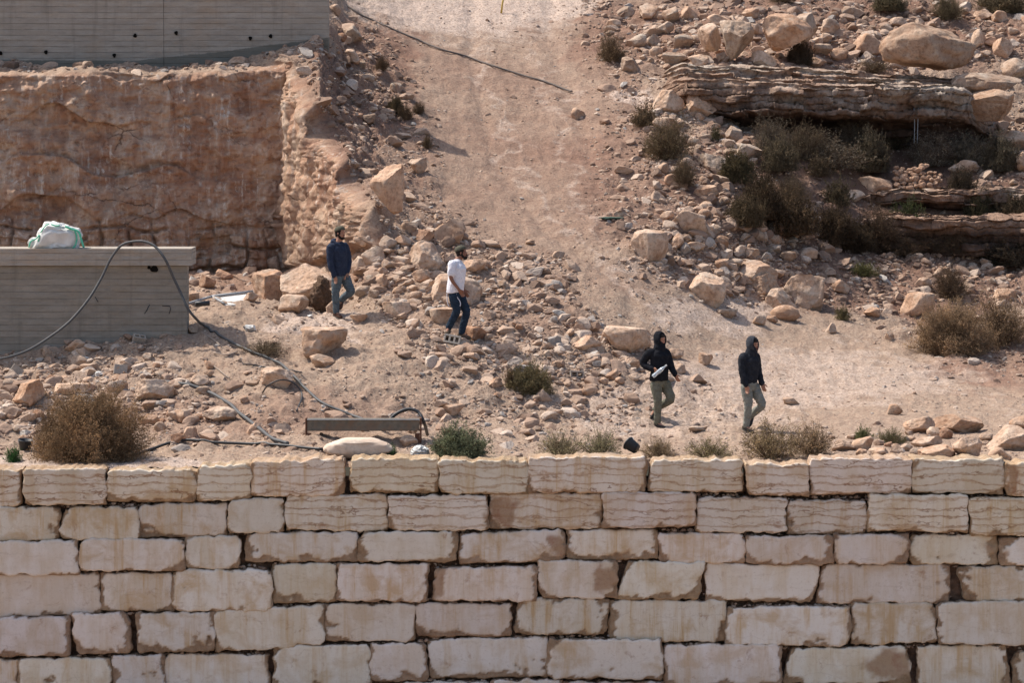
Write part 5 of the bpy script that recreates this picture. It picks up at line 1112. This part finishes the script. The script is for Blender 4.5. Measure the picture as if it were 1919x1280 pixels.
# ------------------------------------------------------------------ people
def ring_tube(path, rw, rh, side, n=18):
    path = np.asarray(path, float); m = len(path); rw = np.broadcast_to(rw, (m,)); rh = np.broadcast_to(rh, (m,)); V_, F_ = [], []
    T = np.gradient(path, axis=0); T /= np.linalg.norm(T, axis=1)[:, None]; side = np.asarray(side, float)
    for i in range(m):
        s = side - T[i] * (side @ T[i]); s /= np.linalg.norm(s); b = np.cross(T[i], s)
        for k in range(n): a = 2 * np.pi * k / n; V_.append(path[i] + rw[i] * math.cos(a) * s + rh[i] * math.sin(a) * b)
    for i in range(m - 1):
        for k in range(n): a, b2 = i * n + k, i * n + (k + 1) % n; F_.append([a, b2, b2 + n, a + n])
    F_.append(list(range(n))[::-1]); F_.append(list(range((m - 1) * n, m * n))); return np.array(V_), F_
class Soup:
    def __init__(s): s.v, s.f, s.n = [], [], 0
    def add(s, V_, F_): s.v.append(np.asarray(V_)); s.f += [[i + s.n for i in q] for q in F_]; s.n += len(V_)
    def limb(s, pts, rad, flat=1.0, side=(0, 1, 0)):
        pts = np.asarray(pts, float); q = smooth_path(pts, 5); r = np.interp(np.linspace(0, len(pts) - 1, len(q)), range(len(pts)), rad)
        s.add(*ring_tube(q, r, r * flat, side)); 
        for c, rr in ((q[0], r[0]), (q[-1], r[-1])): s.ball(c, (rr * .98,) * 3)
    def ball(s, c, r, rot=0.0, tilt=0.0):
        v, f = ICO[3]; v = v * np.array(r); ca, sa = math.cos(tilt), math.sin(tilt); v = np.stack([v[:, 0] * ca + v[:, 2] * sa, v[:, 1], -v[:, 0] * sa + v[:, 2] * ca], 1)
        ca, sa = math.cos(rot), math.sin(rot); v = np.stack([v[:, 0] * ca - v[:, 1] * sa, v[:, 0] * sa + v[:, 1] * ca, v[:, 2]], 1); s.add(v + np.array(c), [list(q) for q in f])
    def mesh(s, name, mat, voxel=.008, wrinkle=0, seed=0, sm=3, freq=(9, 9, 5)):
        me = bpy.data.meshes.new(name); me.from_pydata(np.concatenate(s.v).tolist(), [], s.f); me.update()
        o = bpy.data.objects.new('tmp', me); C.objects.link(o); m = o.modifiers.new('r', 'REMESH'); m.mode = 'VOXEL'; m.voxel_size = voxel
        if sm: k = o.modifiers.new('s', 'SMOOTH'); k.factor = .5; k.iterations = sm
        dg = bpy.context.evaluated_depsgraph_get(); ev = o.evaluated_get(dg); out = bpy.data.meshes.new_from_object(ev, depsgraph=dg); bpy.data.objects.remove(o); bpy.data.meshes.remove(me)
        if wrinkle:
            n = len(out.vertices); co = np.zeros(n * 3, np.float32); out.vertices.foreach_get('co', co); co = co.reshape(-1, 3); nr = np.zeros(n * 3, np.float32); out.vertex_normals.foreach_get('vector', nr); nr = nr.reshape(-1, 3)
            co = co + nr * (wrinkle * ridge(co * np.array(freq) + seed, 2))[:, None]; out.vertices.foreach_set('co', co.astype(np.float32).ravel()); out.update()
        out.name = name; out.materials.clear(); out.materials.append(mat); out.polygons.foreach_set('use_smooth', np.full(len(out.polygons), True)); return out
M['skin'] = plain('skin', (.40, .20, .13), .6, .3, 0, None, 60, .001); M['skin_dark'] = plain('tanned_skin', (.27, .125, .08), .6, .3, 0, None, 60, .001); M['hairm'] = plain('dark_hair', (.018, .013, .011), .8, .2, 0, None, 90, .004)
M['lip'] = plain('lip', (.30, .10, .08), .6); M['eye'] = plain('dark_eye', (.02, .015, .012), .3, .5)
def cloth(name, c, c2=None): return plain(name, c, .95, .08, 0, c2, 40, .004)
def hand(S, wrist, d, side, curl=.5, thumb=1, spread=.012):
    """d = direction the fingers point, side = across the palm towards the thumb"""
    d = np.array(d, float); d /= np.linalg.norm(d); side = np.array(side, float); side -= d * (side @ d); side /= np.linalg.norm(side); nrm = np.cross(side, d) * thumb
    w = np.array(wrist, float); S.add(*ring_tube([w - d * .01, w + d * .03, w + d * .065, w + d * .092], [.026, .036, .041, .036], [.018, .017, .015, .010], side, 14))
    for k, ln in enumerate((.074, .084, .078, .060)):
        p = w + d * .088 + side * (.030 - .020 * k); dd = d.copy(); pts = [p - d * .02, p]; a = 0
        for seg, fr in enumerate((.46, .31, .23)):
            a += curl * (.75 + .1 * k) * (1.1 if seg else .7); dd = d * math.cos(a) + nrm * math.sin(a) + side * spread * (1.5 - k); p = p + dd * ln * fr; pts.append(p)
        S.add(*ring_tube(pts, [.0105, .0102, .0096, .0088, .0072], [.0105, .0102, .0096, .0088, .0072], side, 8))
    b = w + d * .030 + side * .026; t1 = b + (side * .75 + d * .65 + nrm * .25) * .034; t2 = t1 + (d * .9 + side * .28 + nrm * .4) * .030; t3 = t2 + (d * .9 + nrm * .55) * .022
    S.add(*ring_tube([b - side * .012, b, t1, t2, t3], [.013, .014, .0118, .0108, .0085], [.013, .014, .0118, .0108, .0085], nrm, 8))
def person(label, u0, v0, Y, J, ang, top, trou, shoe, head, skin='skin', sleeves='long', hood=None, zz=(560, 400)):
    """J: joints traced from the photo in zoom pixels (x, y, depth in metres)"""
    K = 5.82; base = at(u0, v0, Y); s = Y / FPX
    def L(x, y, d=0.0): return np.array([((x / K + zz[0]) - u0) * s, d, (v0 - (y / K + zz[1])) * s * 1.0])
    fa = R(ang); fwd = np.array([math.cos(fa), math.sin(fa), 0]); lat = np.array([-math.sin(fa), math.cos(fa), 0])
    j = {k: L(*v) for k, v in J.items() if isinstance(v, tuple)}
    hc = j['head']; hl = np.array([0, 0, 1.0])
    def hp(f, l, z): return hc + fwd * f + lat * l + np.array([0, 0, z]) + fwd * (head.get('tilt', 0) * -z)
    B = Soup()
    # head: skull, face wedge, brow, nose, chin, ears
    B.ball(hp(-.012, 0, .02), (.093, .074, .098), fa); B.ball(hp(.022, 0, -.035), (.062, .058, .082), fa); B.ball(hp(.055, 0, -.088), (.024, .026, .020), fa)
    B.ball(hp(.068, 0, .028), (.016, .050, .012), fa); B.ball(hp(.080, 0, -.012), (.013, .010, .022), fa, -.35); B.ball(hp(.088, 0, -.022), (.013, .013, .010), fa)
    for q in (1, -1): B.ball(hp(-.005, .073 * q, -.008), (.018, .010, .030), fa); B.ball(hp(.052, .033 * q, -.028), (.020, .018, .020), fa)
    B.ball(hp(.072, 0, -.052), (.012, .022, .010), fa)
    B.limb([hc + np.array([0, 0, -.06]) - fwd * .012, j['neck']], [.053, .062])
    ch = j['neck'] + np.array([0, 0, -.05]); pv = j['pelvis']; wst = (ch * .45 + pv * .55)
    B.add(*ring_tube(smooth_path([j['neck'] + [0, 0, .0], ch + [0, 0, -.06], wst, pv + [0, 0, .02], pv + [0, 0, -.08]], 4), np.interp(np.linspace(0, 4, 17), range(5), [.07, .155, .135, .145, .11]), np.interp(np.linspace(0, 4, 17), range(5), [.06, .095, .085, .095, .08]), lat))
    for q in ('a', 'b'):
        B.limb([j['sh' + q], j['el' + q], j['wr' + q]], [.048, .037, .025]); B.ball(j['sh' + q], (.055, .055, .055)); hd = j['ha' + q] - j['wr' + q]
        hand(B, j['wr' + q], hd, J.get('hs' + q + '_', None) or (fwd + np.array([0, 0, .05])), J.get('curl' + q, .35), -1 if q == 'a' else 1)
        B.limb([j['hip' + q], j['kn' + q], j['an' + q]], [.072, .050, .034]); B.limb([j['an' + q], j['toe' + q] * .8 + j['an' + q] * .2], [.034, .028])
    root = obj('person', B.mesh('person', M[skin], .006, 0, 0, 2), None, base); tag(root, label, 'person')
    def part(name, S, mat, voxel=.009, wr=0, seed=0, sm=3, freq=(9, 9, 5)): return obj(name, S.mesh(name, mat, voxel, wr, seed, sm, freq), root)
    # eyes and mouth
    for q in (1, -1): S = Soup(); S.ball(hp(.064, .028 * q, .008), (.010, .015, .007), fa); obj('eye', mesh_from('eye', np.concatenate(S.v), S.f, M['eye']), root)
    S = Soup(); S.ball(hp(.079, 0, -.056), (.008, .022, .006), fa); obj('mouth', mesh_from('mouth', np.concatenate(S.v), S.f, M['lip']), root)
    # trousers
    S = Soup(); S.add(*ring_tube(smooth_path([pv + [0, 0, .10], pv + [0, 0, .02], pv + [0, 0, -.09]], 4), [.150, .156, .160, .163, .165, .160, .150, .135, .115], [.105, .110, .114, .117, .118, .115, .11, .10, .09], lat))
    for q in ('a', 'b'): 
        an = j['an' + q] * .96 + j['kn' + q] * .04; S.limb([j['hip' + q], j['hip' + q] * .5 + j['kn' + q] * .5, j['kn' + q], j['kn' + q] * .45 + an * .55, an], [.098, .086, .068, .060, head.get('cuff', .052)])
    part('trousers', S, trou, .009, .0085, 3, 2, (10, 10, 13))
    # top
    S = Soup(); hem = j['hem']; w_ = head.get('tw', .19); d_ = head.get('td', .135)
    S.add(*ring_tube(smooth_path([j['neck'] + [0, 0, .015], j['neck'] + [0, 0, -.045], ch + [0, 0, -.10], wst, hem + [0, 0, .04], hem], 4), np.interp(np.linspace(0, 5, 21), range(6), [.070, .125, w_, w_ * .94, w_ * .97, w_ * .95]), np.interp(np.linspace(0, 5, 21), range(6), [.066, .085, d_, d_ * .97, d_ * .99, d_ * .95]), lat))
    for q in ('a', 'b'):
        if sleeves == 'long':
            S.limb([j['neck'] * .55 + j['sh' + q] * .45 + [0, 0, -.045], j['sh' + q], j['el' + q], j['wr' + q]], [.065, .074, .058, .045]); S.ball(j['wr' + q] * .93 + j['el' + q] * .07, (.047, .047, .04))
        else: S.limb([j['neck'] * .55 + j['sh' + q] * .45 + [0, 0, -.04], j['sh' + q], j['sh' + q] * .32 + j['el' + q] * .68], [.065, .073, .070])
    if sleeves == 'long': S.add(*ring_tube([hem + [0, 0, .05], hem + [0, 0, -.005]], [w_ * .99, w_ * .9], [d_ * 1.0, d_ * .92], lat))
    if hood == 'down': S.limb([j['neck'] - fwd * .055 - lat * .10 + [0, 0, .0], j['neck'] - fwd * .10 + [0, 0, .025], j['neck'] - fwd * .055 + lat * .10 + [0, 0, .0], j['neck'] + fwd * .07 + lat * .06 + [0, 0, -.045]], [.045, .058, .045, .03]); S.limb([j['neck'] + fwd * .07 - lat * .06 + [0, 0, -.045], j['neck'] - fwd * .055 - lat * .10 + [0, 0, 0]], [.03, .045])
    if hood == 'up': S.limb([hc + [0, 0, -.07] - fwd * .02, j['neck'] + [0, 0, -.02]], [.095, .105])
    part('tshirt' if sleeves != 'long' else 'hoodie', S, top, .009, .0075, 9, 2, (8, 8, 7))
    if hood == 'up':
        v, f = ICO[5]; v = v.copy(); d0 = v[:, 0]; op = sstep(.50, .66, d0 - .08 * v[:, 2]); ca, sa = math.cos(fa), math.sin(fa)
        r = np.array([.128, .112, .150]) * (1 - .62 * op[:, None]) * (1 + .03 * ridge(v * 2.5 + u0, 2))[:, None]; q = v * r; q[:, 0] += .006 * (1 - op); q[:, 0] -= .03 * sstep(0, 1, v[:, 2]) 
        q = np.stack([q[:, 0] * ca - q[:, 1] * sa, q[:, 0] * sa + q[:, 1] * ca, q[:, 2]], 1) + hc - fwd * .012 + np.array([0, 0, .004]); obj('hood', mesh_from('hood', q, f, head.get('hoodmat', top)), root)
    # hair, beard, cap
    if head.get('hair', 1):
        S = Soup(); S.ball(hp(-.022, 0, .022), (.094, .080, .100), fa)
        if hood != 'up': S.ball(hp(-.062, 0, -.03), (.045, .066, .055), fa)
        else: S.ball(hp(.035, 0, .062), (.045, .062, .034), fa)
        if head.get('long'): S.ball(hp(-.075, 0, -.075), (.035, .055, .06), fa)
        part('hair', S, M['hairm'], .006, .003, 1, 1, (30, 30, 30))
    if head.get('beard'):
        S = Soup(); k = head['beard']; S.ball(hp(.044, 0, -.092), (.036 * k, .044, .034 * k), fa)
        for q in (1, -1): S.limb([hp(.004, .066 * q, -.02), hp(.014, .062 * q, -.062), hp(.042, .036 * q, -.094)], [.013, .019, .022])
        S.limb([hp(.076, .022, -.046), hp(.084, 0, -.040), hp(.076, -.022, -.046)], [.006, .007, .006]); part('beard', S, M['hairm'], .006, .003, 2, 1, (30, 30, 30))
    if head.get('cap'):
        v, f = ICO[4]; v = v.copy(); lo_ = v[:, 2] < -.02; v[lo_, 2] = -.02 + (v[lo_, 2] + .02) * .06; v[:, 2] += .10 * np.where(lo_, 0, 1) * np.abs(v[:, 0]) ; q = v * np.array([.108, .093, .088]) * (1 + .02 * ridge(v * 3, 2))[:, None]
        tl = R(head.get('captilt', 14)); q = np.stack([q[:, 0] * math.cos(tl) - q[:, 2] * math.sin(tl), q[:, 1], q[:, 0] * math.sin(tl) + q[:, 2] * math.cos(tl)], 1); ca, sa = math.cos(fa), math.sin(fa)
        q = np.stack([q[:, 0] * ca - q[:, 1] * sa, q[:, 0] * sa + q[:, 1] * ca, q[:, 2]], 1) + hp(-.020, 0, .045); obj('knit_cap', mesh_from('knit_cap', q, f, head['cap']), root)
    # shoes
    for q in ('a', 'b'):
        an, toe = j['an' + q], j['toe' + q]; d = toe - an; dn = d / np.linalg.norm(d); foot = .20; S = Soup(); sd = np.cross(dn, [0, 0, 1]); sd = sd / np.linalg.norm(sd)
        up = np.cross(sd, dn); heel = an - dn * .045 - up * .055; tp = heel + (toe - heel); n_ = heel + (toe - heel) / np.linalg.norm(toe - heel) * .255
        S.add(*ring_tube(smooth_path([heel - (n_ - heel) * .03, heel + (n_ - heel) * .12, heel + (n_ - heel) * .45, heel + (n_ - heel) * .8, n_], 4), np.interp(np.linspace(0, 4, 17), range(5), [.026, .038, .044, .047, .026]), np.interp(np.linspace(0, 4, 17), range(5), [.030, .050, .046, .034, .018]), sd, 16))
        S.limb([an + (j['kn' + q] - an) * head.get('boot', .24), an, heel + (n_ - heel) * .2 + up * .02], [.050, .047, .042]); so = part('shoe', S, shoe, .007, 0, 0, 2)
        S = Soup(); S.add(*ring_tube([heel - (n_ - heel) * .02 - up * .038, heel + (n_ - heel) * .3 - up * .040, heel + (n_ - heel) * .7 - up * .036, n_ - up * .020], [.034, .043, .047, .030], [.010, .011, .011, .009], sd, 16)); obj('sole', S.mesh('sole', M['sole'], .006, 0, 0, 1), so)
    return root, j, L, fwd, lat
M['sole'] = plain('shoe_sole', (.16, .14, .12), .9)
navy = cloth('navy_fleece', (.028, .036, .060), (.040, .050, .078)); black = cloth('black_fleece', (.014, .015, .019), (.022, .022, .026)); black2 = cloth('dark_grey_navy_fleece', (.022, .024, .030), (.036, .038, .046))
jeans = cloth('blue_denim', (.085, .11, .13), (.14, .17, .18)); jeans_dk = cloth('dark_denim', (.022, .035, .055), (.034, .052, .078)); khaki = cloth('grey_green_twill', (.15, .145, .11), (.20, .195, .15)); jeans_lt = cloth('pale_grey_denim', (.21, .215, .19), (.29, .285, .245))
cap_g = cloth('olive_knit', (.10, .095, .07)); white = cloth('white_cotton', (.80, .79, .84), (.70, .68, .72)); boot_b = cloth('brown_leather', (.10, .055, .04)); boot_g = cloth('taupe_suede', (.115, .085, .06)); shoe_d = cloth('dark_shoe', (.045, .042, .042)); tshirt_dark = None
YY = [g(634, 593)[1], g(864, 634)[1], g(1238, 799)[1], g(1404, 811)[1]]
person('bearded man in navy hoodie, olive cap and blue jeans stepping down beside the boulders', 632, 594, YY[0],
 dict(head=(458, 212, 0), neck=(436, 318, 0), sha=(352, 372, -.10), ela=(352, 545, -.16), wra=(392, 672, -.20), haa=(412, 735, -.21), shb=(500, 366, .12), elb=(542, 520, .10), wrb=(526, 640, -.02), hab=(508, 672, -.06),
      pelvis=(452, 672, 0), hem=(446, 676, 0), hipa=(420, 700, -.06), kna=(404, 872, -.08), ana=(408, 1078, -.03), toea=(455, 1122, -.13), hipb=(502, 705, .07), knb=(570, 850, .02), anb=(455, 950, .16), toeb=(448, 1020, .10)), -38, navy, jeans, boot_b, dict(beard=1.0, cap=cap_g, boot=.22, tw=.178, td=.14), hood='down', zz=(560, 400))
r2, j2, L2, f2, l2 = person('bearded man in white t-shirt, olive cap and dark jeans walking to the right', 866, 636, YY[1],
 dict(head=(500, 192, 0), neck=(452, 275, 0), sha=(392, 318, -.17), ela=(382, 462, -.24), wra=(468, 590, -.22), haa=(512, 650, -.20), shb=(460, 320, .15), elb=(478, 470, .17), wrb=(520, 600, .14), hab=(545, 655, .12),
      pelvis=(428, 640, 0), hem=(424, 626, 0), hipa=(415, 668, -.08), kna=(440, 830, -.10), ana=(352, 1020, -.02), toea=(330, 1068, -.18), hipb=(470, 668, .08), knb=(548, 840, .02), anb=(492, 1078, .02), toeb=(590, 1128, -.02)), -14, white, jeans_dk, boot_g, dict(beard=1.15, cap=cap_g, boot=.12, captilt=18, long=1, tilt=.18, tw=.19, td=.155), 'skin_dark', 'short', zz=(780, 440))
for pts in ([(440, 640), (452, 680), (475, 715), (484, 745), (480, 775)], [(336, 640), (338, 690), (345, 745), (362, 780)]):
    V_, F_ = tube_vf(smooth_path([L2(x, y, -.155 if pts[0][0] > 400 else -.12) for x, y in pts], 5), .008, 6); obj('white_cord', mesh_from('white_cord', V_, F_, white), r2)
r3, j3, L3, f3, l3 = person('man in black hoodie with hood up holding a clear bottle, grey green trousers', 1238, 801, YY[2],
 dict(head=(452, 208, 0), neck=(440, 300, 0), sha=(330, 358, -.06), ela=(262, 470, -.02), wra=(362, 528, -.17), haa=(420, 548, -.235), shb=(512, 352, .08), elb=(566, 495, .06), wrb=(608, 588, -.02), hab=(642, 655, -.06),
      pelvis=(440, 672, 0), hem=(434, 655, 0), hipa=(402, 702, -.05), kna=(420, 880, -.08), ana=(418, 1120, -.02), toea=(490, 1168, -.14), hipb=(508, 702, .07), knb=(566, 860, .0), anb=(400, 980, .20), toeb=(352, 1068, .14), curla=1.0), -42, black, khaki, shoe_d, dict(hair=1, tw=.192, td=.145, cuff=.058), hood='up', zz=(1160, 600))
r4, j4, L4, f4, l4 = person('man in dark hoodie with grey hood up and pale jeans, hands hanging, at the right', 1404, 812, YY[3],
 dict(head=(416, 205, 0), neck=(388, 296, 0), sha=(298, 345, -.10), ela=(290, 500, -.15), wra=(328, 640, -.19), haa=(348, 712, -.20), shb=(446, 345, .11), elb=(478, 510, .12), wrb=(512, 630, .04), hab=(530, 690, .0),
      pelvis=(376, 650, 0), hem=(368, 622, 0), hipa=(340, 675, -.06), kna=(360, 860, -.08), ana=(338, 1098, -.02), toea=(402, 1160, -.12), hipb=(430, 680, .07), knb=(510, 865, .01), anb=(392, 1000, .18), toeb=(376, 1085, .12)), -35, black2, jeans_lt, shoe_d, dict(beard=.8, tw=.178, td=.14, hoodmat=cloth('grey_fleece', (.045, .048, .056), (.065, .068, .078))), hood='up', zz=(1340, 610))
S = Soup(); S.ball(j4['neck'] + f4 * .088 + np.array([0, 0, -.03]), (.012, .022, .034), R(-35)); obj('undershirt', mesh_from('undershirt', np.concatenate(S.v), S.f, white), r4)
# clear bottle in the hand
def m_clear():
    k = N('clear_plastic'); k.b.inputs['Base Color'].default_value = (.78, .86, .92, 1); k.b.inputs['Roughness'].default_value = .12; k.b.inputs['Specular IOR Level'].default_value = .5; k.b.inputs['Transmission Weight'].default_value = .45; return k.m
p0, p1 = L3(362, 604, -.27), L3(508, 480, -.30); ax = p1 - p0; Ln = np.linalg.norm(ax); V_, F_ = lathe([(.028, 0), (.036, .01), (.037, .06), (.033, .10), (.037, .14), (.036, .20), (.026, .245), (.014, .27), (.014, Ln)])
bo = obj('water_bottle', mesh_from('water_bottle', V_, F_, m_clear()), None, np.array(r3.location) + p0); bo.rotation_mode = 'QUATERNION'; bo.rotation_quaternion = Vector(ax).to_track_quat('Z', 'Y'); tag(bo, 'clear plastic water bottle held by the man in the black hoodie', 'bottle')
V_, F_ = lathe([(.0155, Ln - .012), (.0155, Ln + .012)], 12); obj('bottle_cap', mesh_from('bottle_cap', V_, F_, M['white'], False), bo)
